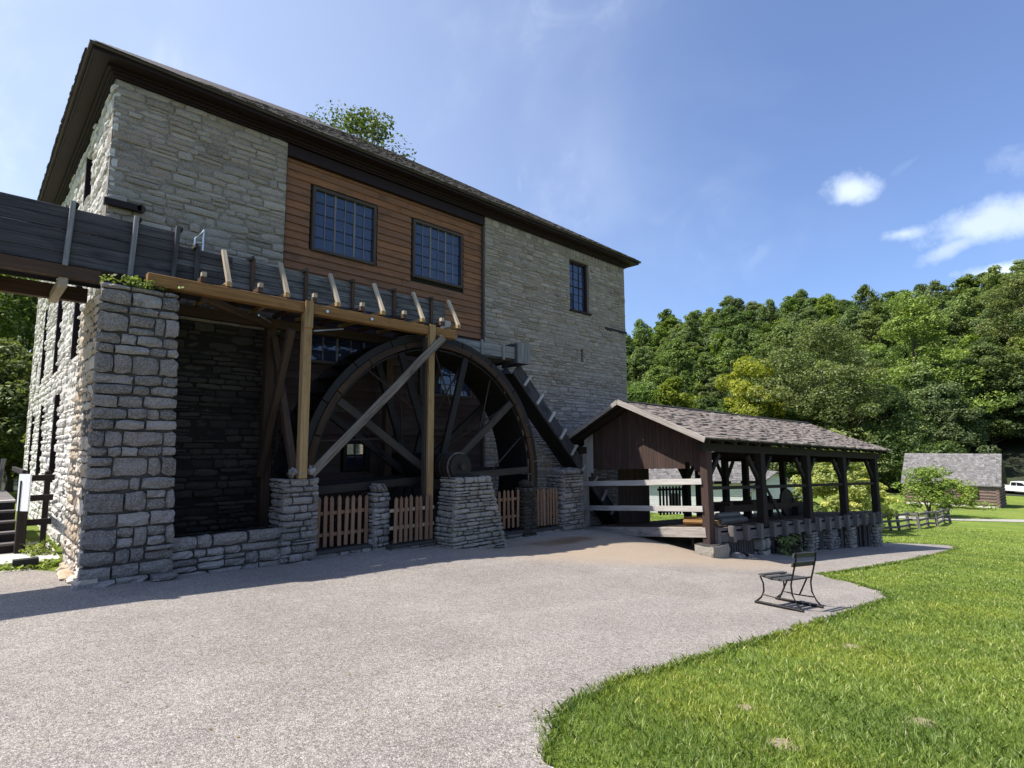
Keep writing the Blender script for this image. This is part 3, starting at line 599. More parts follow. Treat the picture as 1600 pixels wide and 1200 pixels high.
window(W1, 6, 5, YW+.13, M['frame'], M['muntin'], (2,4), parent=mill); window(W2, 6, 5, YW+.13, M['frame'], M['muntin'], (2,4), parent=mill)
f3 = window(W3, 3, 6, YW+.16, M['trim'], M['muntin_dark'], (), {(0,0),(0,1)}, .09, mill, 3, .02, out=.05)
MB().box(W3[0]-.05, W3[1]+.05, YW-.07, YW+.10, W3[2]-.07, W3[2]-.003, 0).build('sill', M['trim'], f3)
window(LW1, 6, 3, YW+.13, M['frame'], M['muntin'], (2,4), parent=mill); window(LW2, 5, 4, YW+.13, M['frame'], M['muntin'], (), parent=mill)
window(LD, 2, 2, YW+.13, M['black_wood'], M['black_wood'], (), {(0,0),(0,1),(1,1),(1,0)}, .10, mill)
MB().box(SL[0], SL[1], YW+.25, YW+.3, SL[2], SL[3], 2).build('slit_vent', M['dark'], mill)
for h in LWIN:
    b = MB(); x = XL+.30
    b.box(x, x+.1, h[0], h[0]+.09, h[2], h[3], 2).box(x, x+.1, h[1]-.09, h[1], h[2], h[3], 2).box(x, x+.1, h[0]+.09, h[1]-.09, h[3]-.09, h[3], 1).box(x-.16, x+.1, h[0]+.09, h[1]-.09, h[2], h[2]+.07, 1)
    b.box(XL-.01, XL+.295, h[1]-.05, h[1]+.03, h[2], h[3], 2).box(XL+.03, XL+.295, h[0]-.02, h[0]+.04, h[2], h[3], 2); f = b.build('window', M['trim'], mill); MB().box(x+.04, x+.05, h[0]+.09, h[1]-.09, h[2]+.07, h[3]-.09, 1, 0).build('pane', M['glass'], f)  # dark jamb lining paints the shade of the window reveal
    MB().box(x+.0, x+.07, h[0]+.09, h[1]-.09, (h[2]+h[3])/2-.025, (h[2]+h[3])/2+.025, 1).build('glazing_bar', M['trim'], f)
MB().box(17.58, XR+.03, YW-.03, YW+.02, 7.06, 7.16, 0).build('lintel_board', M['trim'], mill)
b = MB().box(1.60, 2.20, YW-.16, YW-.04, 7.18, 7.31, 0).build('iron_tie_beam', M['trim'], mill)
MB().tube([(2.20,YW-.16,7.245),(2.20,YW-.05,7.245)], .075, 12).build('tie_plate', M['iron'], b)
MB().box(XL+.5, XR-.5, YW+.6, YB-.1, 2.0, 2.1, 0).box(XL+.5, XR-.5, YW+.6, YB-.1, 5.7, 5.8, 0).build('floor_deck', M['dark'], mill)
# ------------------------------------------------------------------ wing wall and low stone walls
def core(parent, mat, x0, x1, y0, y1, z0, z1, x2=None, x3=None, y2=None, y3=None):
    x2 = x0 if x2 is None else x2; x3 = x1 if x3 is None else x3; y2 = y0 if y2 is None else y2; y3 = y1 if y3 is None else y3
    vs = [(x0,y0,z0),(x1,y0,z0),(x1,y1,z0),(x0,y1,z0),(x2,y2,z1),(x3,y2,z1),(x3,y3,z1),(x2,y3,z1)]
    return MB().add(vs, [(0,1,5,4),(1,2,6,5),(2,3,7,6),(3,0,4,7),(4,5,6,7),(3,2,1,0)], vs).build('core', M[mat], parent)
ww = thing('wing_wall', 'tall grey stone wing wall carrying the flume at the mill corner', 'wall', (1.9, 10.4, .5))
core(ww, 'mortar_dark', 1.42, 2.56, 10.46, 12.74, .1, 5.12, 1.42, 2.38)
def wwmap(u, z): t = (z-.5)/4.6; return 1.37+(u-1.37)*(1-.13*t), z, 0, 1-.13*t
stones(ww, ((0, 10.4), 0), layout(1.36, 2.60, .62, 5.14, .34, .215, seed=11, wild=.3), 'stone_grey', .011, .16, .03, True, 300, wwmap, 11)
stones(ww, ((1.41, 0), -math.pi/2), layout(-12.7, -10.50, .6, 5.14, .26, .20, seed=12, wild=.9), 'stone_rust', .004, .14, .02, True, 190, None, 12, jit=1.0)
stones(ww, ((0, 10.32), 0), layout(1.28, 2.62, .38, .64, .38, .16, seed=13), 'stone_grey', .01, .24, .05, True, 40, None, 13, jit=2)
stones(ww, ((1.30, 0), -math.pi/2), layout(-12.4, -10.32, .35, .68, .40, .16, seed=14), 'stone_rust', .01, .26, .04, True, 40, None, 14, jit=1.5)
def pier(label, x0, x1, z0, z1, y0, y1, mat='stone_grey', sw=.27, sh=.105, cap=0, batter=0, group=None, seed=0, rough=False):
    p = thing('stone_pier', label, 'pier', ((x0+x1)/2, y0, z0), group); bt = batter
    core(p, 'mortar_dark', x0+.05, x1-.05, y0+.05, y1-.05, z0-.3, z1-.03, x0+.05+bt*.55, x1-.05-bt, y0+.05+bt*.35, y1-.05)
    hgt = z1-z0; cx = (x0+x1)/2
    def mp_(u, z):
        t = (z-z0)/hgt; a, c = x0+bt*.55*t, x1-bt*t; return a+(u-x0)/(x1-x0)*(c-a), z, bt*.35*t, (c-a)/(x1-x0)
    def ms(u, z):
        t = (z-z0)/hgt; a, c = y0+bt*.35*t, y1; q = (-u-y0)/(y1-y0); return -(a+q*(c-a)), z, bt*.55*t, (c-a)/(y1-y0)
    def mr(u, z):
        t = (z-z0)/hgt; a, c = y0+bt*.35*t, y1; q = (u-y0)/(y1-y0); return (a+q*(c-a)), z, bt*t, (c-a)/(y1-y0)
    stones(p, ((0, y0), 0), layout(x0, x1, z0-.1, z1, sw, sh, seed=seed), mat, .012, .12, .025, rough, 200, mp_, seed)
    stones(p, ((x0, 0), -math.pi/2), layout(-y1, -y0-.02, z0-.1, z1, sw, sh, seed=seed+1), mat, .012, .12, .025, rough, 80, ms, seed+1)
    stones(p, ((x1, 0), math.pi/2), layout(y0+.02, y1, z0-.1, z1, sw, sh, seed=seed+2), mat, .012, .12, .025, rough, 0, mr, seed+2)
    if cap:
        r = random.Random(seed); n = cap; a, c = x0+.04+bt*.55, x1-.04-bt
        for i in range(n):
            for yy in (y0+.16+bt*.35, y0+.42) if y1-y0 > .5 else (y0+.16,):
                x = a+(i+.5)*(c-a)/n; o = bpy.data.objects.new('cap_stone', proto_mesh(r.randrange(12), mat, True)); COL.objects.link(o); o.parent = p; w_ = wloc(p)
                hh = r.uniform(.13,.22); o.location = (x-w_.x, yy-w_.y, z1+hh*.45-w_.z); o.scale = ((c-a)/n*.8, .22, hh); o.rotation_euler = (0, -.35+r.uniform(-.12,.12), r.uniform(-.1,.1))
    return p
lw = thing('low_stone_wall', 'low grey stone wall between the wing wall and the first pier', 'wall', (3.4, 10.55, .4))
core(lw, 'mortar_dark', 2.5, 4.4, 10.6, 10.95, .0, 1.08)
def lwm(u, z): return u, z, 0, 1
stones(lw, ((0, 10.55), 0), layout(2.5, 4.38, .3, 1.13, .38, .155, seed=21), 'stone_grey', .014, .14, .025, True, 120, None, 21)
stones(lw, ((0, 10.95), math.pi), layout(-4.38, -2.5, .3, 1.12, .3, .13, seed=22), 'stone_wet_shaded', .014, .1, .02, True, 0, None, 22)
pier('square stone pier under the left yellow flume post', 4.34, 5.04, .36, 2.0, 10.5, 11.15, cap=0, seed=31)
pier('narrow stone pier with slanted white cap stones between two picket fences', 6.28, 6.67, .38, 1.62, 10.55, 10.9, sw=.2, cap=5, seed=34)
pier('broad tapering stone pier bearing the wheel axle', 7.72, 9.40, .22, 1.90, 9.75, 10.5, 'stone_tan', .34, .10, 0, .42, seed=37, rough=True)
pier('dark narrow stone pier between the two right picket fences', 10.78, 11.25, .18, 1.48, 10.55, 10.95, 'stone_wet_shaded', .2, .1, 3, 0, seed=40)
pier('dark grey stone pier with upright cap stones beside the open shed', 12.32, 13.25, .10, 1.75, 10.5, 11.2, 'stone_grey', .26, .11, 7, 0, seed=43)
cb = thing('stone_kerb_wall', 'low stone footing under the picket fences in front of the wheel pit', 'wall', (8, 10.6, .3))
for (a, c, zt, oy) in ((5.05,6.27,.54,0),(6.56,7.71,.50,-.29),(9.3,10.77,.34,0),(11.26,12.31,.30,0)):
    core(cb, 'mortar_dark', a, c, 10.62+oy, 10.88, -.4, zt-.03); stones(cb, ((0, 10.58+oy), 0), layout(a, c, zt-.24, zt-.02, .3, .1, seed=int(a*10)), 'stone_grey', .012, .12, .02, True, 60, None, 50)
    MB().box(a, c, 10.56+oy, 10.9, zt-.02, zt+.03, 0).build('coping', M['mortar_dark'], cb)
# pit floor water
MB().box(2.6, 13.2, 10.96, 12.6, -.75, -.55, 0, 0).build('pit_water', plain('dark_pit_water', (.01,.012,.012), .08, 0, .1, 2, .004)).__setitem__('kind', 'structure')
def fence(label, x0, x1, z0, z1, n, rails, seed, fy=10.70):
    r = random.Random(seed); f = thing('picket_fence', label, 'fence', ((x0+x1)/2, 10.7, z0)); sp = (x1-x0)/n; dz = -.02*(x1-x0)
    for zz in rails: MB().box(x0-.04, x1+.02, fy+.03, fy+.065, zz-.035, zz+.035, 0).build('rail', M['pale_wood'] if seed == 2 else M['picket'], f)
    for i in range(n):
        x = x0+(i+.5)*sp+r.uniform(-.01,.01); wd = .075; a = r.uniform(-.02,.02); t = i/n*dz; zb, zt = z0+t+r.uniform(-.01,.01), z1+t+r.uniform(-.02,.02); lx = a*(zt-zb)
        pts = [(x-wd/2,fy,zb),(x+wd/2,fy,zb),(x+wd/2+lx,fy,zt-.05),(x+lx,fy,zt),(x-wd/2+lx,fy,zt-.05)]
        b = MB(); b.poly(pts, (0,.022,0)); b.g = [(v[2]+i*9.1, v[0]+i*3.3, v[1]) for v in b.v]; b.build('picket', M['picket'], f)
fence('brown picket fence just right of the pier under the left yellow post', 5.06, 6.27, .62, 1.62, 8, (1.27,.85), 1)
fence('brown picket fence with pale rails behind the right yellow post', 6.60, 7.68, .58, 1.54, 8, (1.24,.88), 2, 10.345)
fence('brown picket fence between the axle pier and the narrow dark pier', 9.42, 10.76, .48, 1.46, 8, (1.2,.75), 3)
fence('brown picket fence next to the stone pier beside the shed', 11.28, 12.31, .40, 1.42, 8, (1.15,.7), 4)
# ------------------------------------------------------------------ trestle and flume
tr = thing('flume_trestle', 'fresh yellow timber posts and beam holding the flume above the wheel', 'trestle', (6, 10.5, .4))
MB().beam((1.98,10.56,5.33), (8.36,10.56,5.26), .20, .20, wob=.0).build('front_beam', M['new_wood_dark'], tr)
MB().beam((2.3,12.35,5.30), (8.4,12.35,5.26), .20, .2).build('rear_beam', M['brown_wood'], tr)
MB().box(4.60, 4.76, 10.44, 10.60, 2.0, 5.22, 2).build('post', M['new_wood'], tr)
MB().box(4.60, 4.76, 10.41, 10.438, 4.9, 5.43, 2).build('post_scab', M['new_wood'], tr)
MB().box(7.56, 7.72, 10.44, 10.60, .35, 5.16, 2).build('post', M['new_wood'], tr)
MB().box(7.56, 7.72, 10.41, 10.438, 4.9, 5.40, 2).build('post_scab', M['new_wood'], tr)
MB().box(7.50, 7.555, 10.5, 10.62, .35, 5.1, 2).build('side_plank', M['spoke'], tr)
for x in (4.7, 7.7): MB().box(x-.1, x+.1, 12.3, 12.5, -.6, 5.2, 2).build('rear_post', M['brown_wood'], tr)
MB().beam((4.86,10.50,2.08), (7.90,10.36,5.12), .07, .165, (0,0,1), seg=5, wob=.012).build('diagonal_brace', wood_mat('weathered_brace', (.25,.215,.175), (.075,.062,.05), (.13,.11,.09), blot=.85, blotc=(.05,.045,.04), b_=.01), tr)
MB().beam((4.62,10.75,2.15), (4.72,12.25,4.95), .13, .15).build('cross_brace', M['brown_wood'], tr)
MB().beam((4.55,12.3,2.0), (4.5,10.8,4.9), .13, .15).build('cross_brace', M['brown_wood'], tr)
MB().beam((2.9,10.7,5.2), (4.6,12.2,5.2), .12, .14).build('cross_brace', M['brown_wood'], tr)
braces = [3.22+1.05*i for i in range(6)]; ups = [2.80]+[3.76+1.05*i for i in range(5)]
for x in braces+ups: MB().box(x-.045, x+.045, 10.475, 12.5, 5.44, 5.53, 1).build('crossbeam', M['new_wood'] if x in braces else M['brown_wood'], tr)
for x in braces: MB().beam((x+.0,10.50,5.50), (x+.02,10.95,6.22), .085, .07).build('slanted_brace', M['pale_wood'], tr)
for i, x in enumerate(ups): 
    MB().box(x-.035, x+.035, 10.89, 10.95, 5.56, 6.19, 2).build('upright', M['brown_wood'] if i else M['flume'], tr)
    MB().beam((x-.05,10.80,6.16), (x-.05,12.3,6.18), .05, .07).build('tie_stub', M['spoke'], tr)
    MB().box(x-.03, x+.045, 10.47, 10.56, 5.535, 5.62, 1).build('block', M['pale_wood'], tr)
for x in (4.9, 5.9): MB().tube([(x+.15,10.45,5.28),(x+.15,10.41,5.28)], .03, 8).build('bolt', M['steel'], tr)
MB().beam((3.9,10.9,5.1), (4.4,11.6,5.15), .03, .03).build('iron_rod', M['steel'], tr); MB().beam((5.0,10.9,4.95), (5.8,11.2,5.15), .03, .03).build('iron_rod', M['steel'], tr)
fl = thing('wooden_flume', 'weathered grey wooden flume box leading water to the wheel', 'flume', (1, 11.6, 5.4))
zb, zt = 5.57, 6.38
# left stretch: five plank courses, butt joints under the battens
joints = [-7.5,-5.2,-3.1,-1.2,.99,1.84,2.45,3.4,5.45,7.0,8.42]
for (yy, nm) in ((10.97,'plank'), (12.28,'plank')):
    for ci in range(5):
        js = [-7.5]+[j for k, j in enumerate(joints[1:-1]) if (k+ci*2) % 3 != 1 or j in (2.45,)]+[8.42]
        for a, c in zip(js[:-1], js[1:]):
            low = 5.45 if c <= 2.46 else zb; top = zt if c <= 2.46 else 6.15; h = (top-low)/5
            z0 = low+ci*h; dz = random.uniform(-.003,.003); mt = M['flume'] if c <= 3.5 else M['flume_pale']
            t_ = .0 if c <= 2.46 else .0
            MB().box(a+.004, c-.004, yy+random.uniform(-.004,.004), yy+.05, z0+.004+dz, z0+h-.004+dz, 0, .006).build(nm, mt, fl)
MB().box(-7.5, 8.40, 11.025, 12.275, zb-.06, zb-.01, 0).build('floor_boards', M['flume'], fl)
for x in (-5.2,-3.1,-1.2,.99,1.84,2.46):
    MB().beam((x-.03,10.92,5.42), (x+.01,10.92,6.47), .07, .08, (0,1,0)).build('batten', M['grey_light'] if x < 2 else M['flume'], fl)
    MB().box(x+.02, x+.08, 10.9, 12.4, 6.39, 6.46, 1).build('top_tie', M['black_wood'], fl)
MB().box(-7.5, 1.42, 10.94, 11.08, 5.25, 5.44, 0).build('side_stringer', M['brown_wood'], fl)
MB().box(-7.5, 1.42, 12.2, 12.34, 5.15, 5.40, 0).build('side_stringer', M['brown_wood'], fl)
for x in (-6,-4.5,-3,-1.5,0.0,.9): MB().box(x, x+.12, 10.98, 12.4, 5.10, 5.245, 1).build('joist', M['brown_wood'] if x != .9 else M['pale_wood'], fl)
MB().box(-6.3, -6.0, 11.0, 12.3, .3, 5.1, 2).build('pier_post', M['brown_wood'], fl)
sl2 = thing('metal_level_bracket', 'small pale metal bracket standing on the flume against the stone wall', 'bracket', (3.0, 11.4, 6.3))
MB().tube([(2.98,11.3,5.7),(2.98,11.3,6.66)], .014).tube([(2.98,11.3,6.64),(2.84,11.3,6.45),(2.83,11.3,6.20)], .015).tube([(2.84,11.3,6.38),(2.98,11.3,6.40)], .012).build('rod', M['steel'], sl2)
tail = thing('flume_outlet_box', 'grey wooden outlet trough and box at the end of the flume beside the stone wall', 'trough', (10, 11.3, 5.0))
for i in range(2): MB().box(8.45, 11.1, 11.22, 11.27, 5.05+i*.17, 5.05+(i+1)*.17-.006, 0).build('plank', M['grey_light'], tail)
MB().box(8.45, 11.1, 11.28, 12.2, 5.0, 5.045, 0).build('floor', M['flume'], tail)
for x in (8.9, 9.8, 10.6): MB().box(x, x+.08, 11.17, 11.218, 4.98, 5.44, 2).build('batten', M['grey_light'], tail)
for i in range(4): MB().box(11.12+i*.13, 11.12+(i+1)*.13-.008, 11.10, 11.15, 4.93, 5.52, 2).build('plank', M['grey_light'], tail)
MB().box(11.10, 11.14, 11.16, 12.3, 4.93, 5.5, 2).box(11.6, 11.64, 11.16, 12.3, 4.93, 5.5, 2).build('side', M['flume'], tail)
MB().box(8.30, 8.62, 11.0, 11.2, 5.50, 5.72, 0).build('pale_block', M['shed_pale'], tail)
ch = thing('spillway_chute', 'steep blue grey plank chute with pale cleats running down the stone wall', 'chute', (14, 11.8, 0))
A_, B_ = np.array((11.45,11.52,4.84)), np.array((17.2,11.93,-.30)); d_ = _n(B_-A_); L_ = np.linalg.norm(B_-A_); nn = _n(np.cross(d_, (0,1,0))); nn = nn if nn[2] > 0 else -nn
for k in range(4):
    a, c = A_+d_*L_*k/4, A_+d_*L_*(k+1)/4-d_*.01
    MB().beam(a, c, .05, .38, nn).build('side_board', M['flume'], ch); MB().beam(a+np.array((0,.55,0)), c+np.array((0,.55,0)), .05, .34, nn).build('side_board', M['flume'], ch)
MB().beam(A_+np.array((0,.28,0))-nn*.21, B_+np.array((0,.28,0))-nn*.21, .62, .05, nn).build('floor_board', M['black_wood'], ch)
for k in range(11):
    c = A_+d_*(.55+k*.78); MB().beam(c-nn*.16+np.array((0,-.06,0)), c+nn*.26+np.array((0,-.06,0)), .07, .075, d_).build('cleat', M['shed_pale'], ch)
# ------------------------------------------------------------------ water wheel
WX, WZ, WR = 8.18, 1.82, 3.42; wy0, wy1 = 10.86, 12.10
wh = thing('water_wheel', 'huge dark overshot water wheel with an orange brown wooden rim', 'water wheel', (WX, 11.5, WZ))
def ringseg(r0, r1, y0, y1, t0, t1, name, mat, parent, n=4):
    vs, fs, gs = [], [], []
    for k in range(n+1):
        t = t0+(t1-t0)*k/n; c, s = math.cos(t), math.sin(t)
        for (r, y) in ((r0,y0),(r1,y0),(r1,y1),(r0,y1)): vs.append((WX+c*r, y, WZ+s*r)); gs.append((t*r1, r, y))
    for k in range(n):
        for j in range(4): a = k*4+j; b_ = k*4+(j+1) % 4; fs.append((a, b_, b_+4, a+4))
    fs += [(3,2,1,0), tuple(n*4+i for i in range(4))]; return MB().add(vs, fs, gs).build(name, mat, parent)
NS = 20
for k in range(NS):
    t0, t1 = 2*math.pi*k/NS+.004, 2*math.pi*(k+1)/NS-.004
    ringseg(WR-.27, WR-.14, wy0-.03, wy0+.05, t0, t1, 'rim_segment', M['rim_wood'], wh); ringseg(WR-.13, WR+.02, wy0, wy0+.05, t0+.1, t1+.1, 'rim_segment', M['black_wood'], wh)
    ringseg(WR-.30, WR, wy1-.05, wy1, t0, t1, 'rim_segment', M['black_wood'], wh)
    ringseg(WR-.34, WR-.30, wy0+.05, wy1-.05, t0, t1, 'sole_board', M['black_wood'], wh)
for k in range(48):
    t = 2*math.pi*k/48; c, s = math.cos(t), math.sin(t); c2, s2 = math.cos(t+.05), math.sin(t+.05)
    b = MB(); b.poly([(WX+c*(WR-.29),wy0+.05,WZ+s*(WR-.29)),(WX+c2*WR,wy0+.05,WZ+s2*WR),(WX+c2*WR,wy1-.05,WZ+s2*WR),(WX+c*(WR-.29),wy1-.05,WZ+s*(WR-.29))], (-s*.02,0,c*.02)); b.build('bucket', M['black_wood'], wh)
for y, mt in ((wy0+.0,'spoke'),(wy1-.15,'black_wood')):
    for k in range(10):
        t = math.radians(36*k+2); c, s = math.cos(t), math.sin(t)
        MB().beam((WX+c*.25,y+.06,WZ+s*.25), (WX+c*(WR-.31),y+.06,WZ+s*(WR-.31)), .10, .17, (-s,0,c) if mt else 0, seg=3, wob=.008).build('arm', M['black_wood' if (mt != 'spoke' or k not in (0,1,4)) else 'spoke'], wh)
for k in range(10):
    t = math.radians(36*k+2); t2 = math.radians(36*(k+1)+2); r = WR-.35
    MB().tube([(WX+math.cos(t)*r,wy0+.1,WZ+math.sin(t)*r), (WX+math.cos(t)*.9,wy1-.1,WZ+math.sin(t)*.9)], .022, 6).build('tie_rod', M['spoke' if k in (2,1,3) else 'iron'], wh)
    MB().tube([(WX+math.cos(t+.3)*r,wy0+.12,WZ+math.sin(t+.3)*r), (WX+math.cos(t)*1.7,wy0+.1,WZ+math.sin(t)*1.7)], .02, 6).build('tie_rod', M['iron'], wh)
ax = MB().tube([(WX,10.02,WZ+.32-.02),(WX,12.9,WZ+.30)], .31, 12).build('axle', M['black_wood'], wh)
for y in (10.10,10.24,10.40,10.56): MB().tube([(WX,y,WZ+.30),(WX,y+.035,WZ+.30)], .335, 20).build('iron_band', plain('pale_worn_iron', (.20,.16,.14), .5, .5) if y == 10.10 else M['iron'], ax)
MB().tube([(WX,9.93,WZ+.30),(WX,10.03,WZ+.30)], .07, 10).build('gudgeon', M['iron'], ax)
bb = thing('axle_bearing_block', 'dark timber block cradling the axle on the broad stone pier', 'block', (8.2, 10.2, 1.88))
MB().box(7.95, 8.62, 9.95, 10.45, 1.86, 1.93, 0).build('bed_timber', M['black_wood'], bb)
rb = thing('heaped_stones', 'small heap of dark blue stones at the foot of the left yellow post', 'stones', (4.7, 10.55, 2.0))
r_ = random.Random(4)
for i in range(9):
    o = bpy.data.objects.new('stone', proto_mesh(i, 'stone_grey', True)); COL.objects.link(o); o.parent = rb; s = r_.uniform(.09,.17)
    o.location = (r_.uniform(-.32,.32), r_.uniform(-.06,.03), .07+r_.uniform(0,.12)); o.scale = (s, s, s*.8); o.rotation_euler = (r_.uniform(0,1), r_.uniform(-.6,.6), r_.uniform(0,3))
# ------------------------------------------------------------------ open shed
OX, OY = 14.3, 7.2; U = np.array((.993,-.118)); Vv = np.array((.118,.993)); SW = 4.6; SLn = 11.2
def S(a, b, h):                                 # shed frame: a along, b across towards the mill, h above the deck
    x, y = OX+U[0]*a+Vv[0]*b, OY+U[1]*a+Vv[1]*b; zf = .43-.036*a-.10*b; ze = 2.60-.036*a-.02*b; return (x, y, zf+(ze-zf)*h/2.17)
sh = thing('open_shed', 'open timber sawmill shed with a weathered shingle roof on stone footings', 'shed', (OX, OY, -.4))
def sb(name, p, q, wd, ht, mat, upv=(0,0,1), seg=1, wob=0, parent=sh, label=None): return MB().beam(S(*p), S(*q), wd, ht, upv, seg=seg, wob=wob).build(name, M[mat], parent, label)
bays = [0, 2.75, 5.6, 8.3, 11.1]
for i, a in enumerate(bays):
    for b_, m_ in ((0, 'shed_red' if i == 0 else 'shed_wood'), (SW, 'barge' if i == 0 else 'shed_wood')):
        lo = -.42 if b_ == 0 else -.5
        MB().beam(S(a,b_,lo if i == 0 else -.12), S(a,b_,2.05), .22, .24, (U[0],U[1],0), seg=3, wob=.004).build('post', M[m_], sh)
    for s_ in (-1, 1):
        if 0 <= a+s_*.7 <= 11.2: sb('knee_brace', (a+s_*.10,.03,1.25), (a+s_*.65,.03,1.92), .10, .12, 'shed_wood'); sb('knee_brace', (a+s_*.10,SW,1.25), (a+s_*.65,SW,1.92), .10, .12, 'shed_wood')
    if i in (1,2,3): sb('post', (a+.3,2.3,0), (a+.3,2.3,2.0), .2, .2, 'shed_wood'); 
for b_ in (0, SW): sb('wall_plate', (-.3,b_,2.10), (11.5,b_,2.10), .22, .22, 'shed_wood', seg=4, wob=.01)
for a in bays: sb('tie_beam', (a+.18,.1,1.98), (a+.18,SW-.1,1.98), .18, .2, 'shed_wood')
for a in (3.0,4.5,6.2,7.5,9.5): sb('rail', (a,SW,1.15), (a+1.2,SW,1.15), .05, .12, 'shed_wood')
sb('rail', (.1,-.02,1.02), (11.0,-.02,1.05), .05, .09, 'shed_wood', seg=3, wob=.01)
# gable boards and its lighter brace pieces
sb('gable_beam', (.14,.0,1.78), (.14,SW,1.78), .10, .14, 'shed_red')
RZ = 3.36; EB = .50; ridge_b = 2.45
def rz(b):                                      # underside height of the roof over position b
    return 2.30+(RZ-2.30)*((b+.42)/(ridge_b+.42) if b < ridge_b else (SW+.42-b)/(SW+.42-ridge_b))
n = 34
for i in range(n):
    b0, b1 = i*SW/n+.003, (i+1)*SW/n-.003; bot = 1.55+random.uniform(-.01,.01)
    if b0 < .55: bot = 1.30+.45*(b0/.55)**1.3 if b0 > .05 else 1.30
    if b1 > SW-.5: bot = 1.25+.4*((SW-b1)/.5)
    P = [S(.03,b0,bot),S(.03,b1,bot),S(.03,b1,rz(b1)-.08),S(.03,b0,rz(b0)-.08)]; b = MB(); b.poly(P, (.022,0,0)); b.g = [(v[2]+i*7.7, v[1]+i*3.1, v[0]) for v in b.v]
    b.build('gable_board', M['shed_pale'] if i > n-4 else M['shed_red'], sh)  # boards at the mill end: bleached wood with sunlight put into the colour
for (h, m_) in ((1.16,'shed_pale'),(.50,'shed_pale')): sb('rail', (-.15,.05,h+(.03 if h > 1 else -.02)), (-.15,SW+.02,h-.0), .04, .155 if h > 1 else .15, m_, seg=4, wob=.006)
sb('sill_beam', (-.05,-.0,-.13), (-.05,SW,-.13), .2, .26, 'barge', seg=4, wob=.006)
for i in range(26):                              # deck planks
    a0 = i*11.2/26; sb('deck_board', (a0+.2,.08,-.02), (a0+.2,SW-.1,-.02), .42, .04, 'brown_wood')
sb('rim_joist', (0,-.02,-.30), (11.2,-.02,-.30), .10, .24, 'shed_grey', seg=4, wob=.008)
sb('rim_joist', (0,-.0,-.09), (11.2,.0,-.09), .06, .08, 'shed_grey', seg=4, wob=.004)
sb('slot_backing_board', (0,.5,-.26), (11.2,.5,-.26), .06, .42, 'shed_wood')  # dark board added behind the rim slots to make the gaps read black
k = 0; a = .18
while a < 11.1: MB().beam(S(a,-.13,-.44), S(a,-.13,-.02), .16, .14, (U[0],U[1],0)).build('block', M['shed_grey'], sh); a += .72
# skirting slats
a = .35
while a < 11.1:
    if not any(abs(a-q) < w_ for q, w_ in ((2.75,.33),(5.75,.28),(7.2,.45),(8.7,.3),(11.0,.3))):
        x, y, z = S(a, .12, -.4); zb_ = T(x, y)-.05; MB().beam((x,y,zb_), (x+random.uniform(-.03,.03),y,z), .075, .025, (U[0],U[1],0)).build('skirting_slat', M['shed_grey'] if random.random() < .6 else M['shed_wood'], sh)
    a += .125
# stone supports
def footing(a, wid, seed, mat='stone_tan', top=-.45, sw=.22, shh=.11, bt=.0, y=-.10):
    x, y_, z1 = S(a, y, top); z0 = T(x, y_)-.1
    p = thing('shed_footing', ['low mossy rough stone block under the nearest shed corner post','rubble stone footing under the second shed post','square stone footing behind the skirting near the shed middle','battered pale stone buttress right of the shed middle','brown stone footing under the fourth shed post','stone footing under the farthest shed corner'][seed % 10], 'footing', (x, y_, z0))
    core(p, 'mortar_dark', x-wid/2+.04, x+wid/2-.04, y_+.04, y_+.55, z0-.3, z1-.01, x-wid/2+.04+bt, x+wid/2-.04-bt)
    def mf(u, z): t = (z-z0)/max(.2,z1-z0); return x+(u-x)*(1-bt*2/wid*t), z, 0, 1-bt*2/wid*t
    stones(p, ((0, y_), 0), layout(x-wid/2, x+wid/2, z0, z1, sw, shh, seed=seed), mat, .012, .12, .03, True, 60, mf, seed)
    stones(p, ((x-wid/2, 0), -math.pi/2), layout(-y_-.55, -y_, z0, z1, sw, shh, seed=seed+3), mat, .012, .12, .03, True, 30, lambda u, z: (u, z, bt*(z-z0)/max(.2,z1-z0), 1), seed)
footing(.12, .95, 60, 'stone_tan', -.44, .8, .4, 0, -.30)
footing(2.75, .62, 61, 'stone_tan', -.46, .3, .25); footing(5.75, .5, 62, 'stone_tan', -.46, .2, .11); footing(7.2, .9, 63, 'stone_grey', -.46, .15, .09, .12); footing(8.7, .55, 64, 'stone_tan', -.46); footing(11.0, .6, 65, 'stone_tan', -.46, .22, .11, .0)
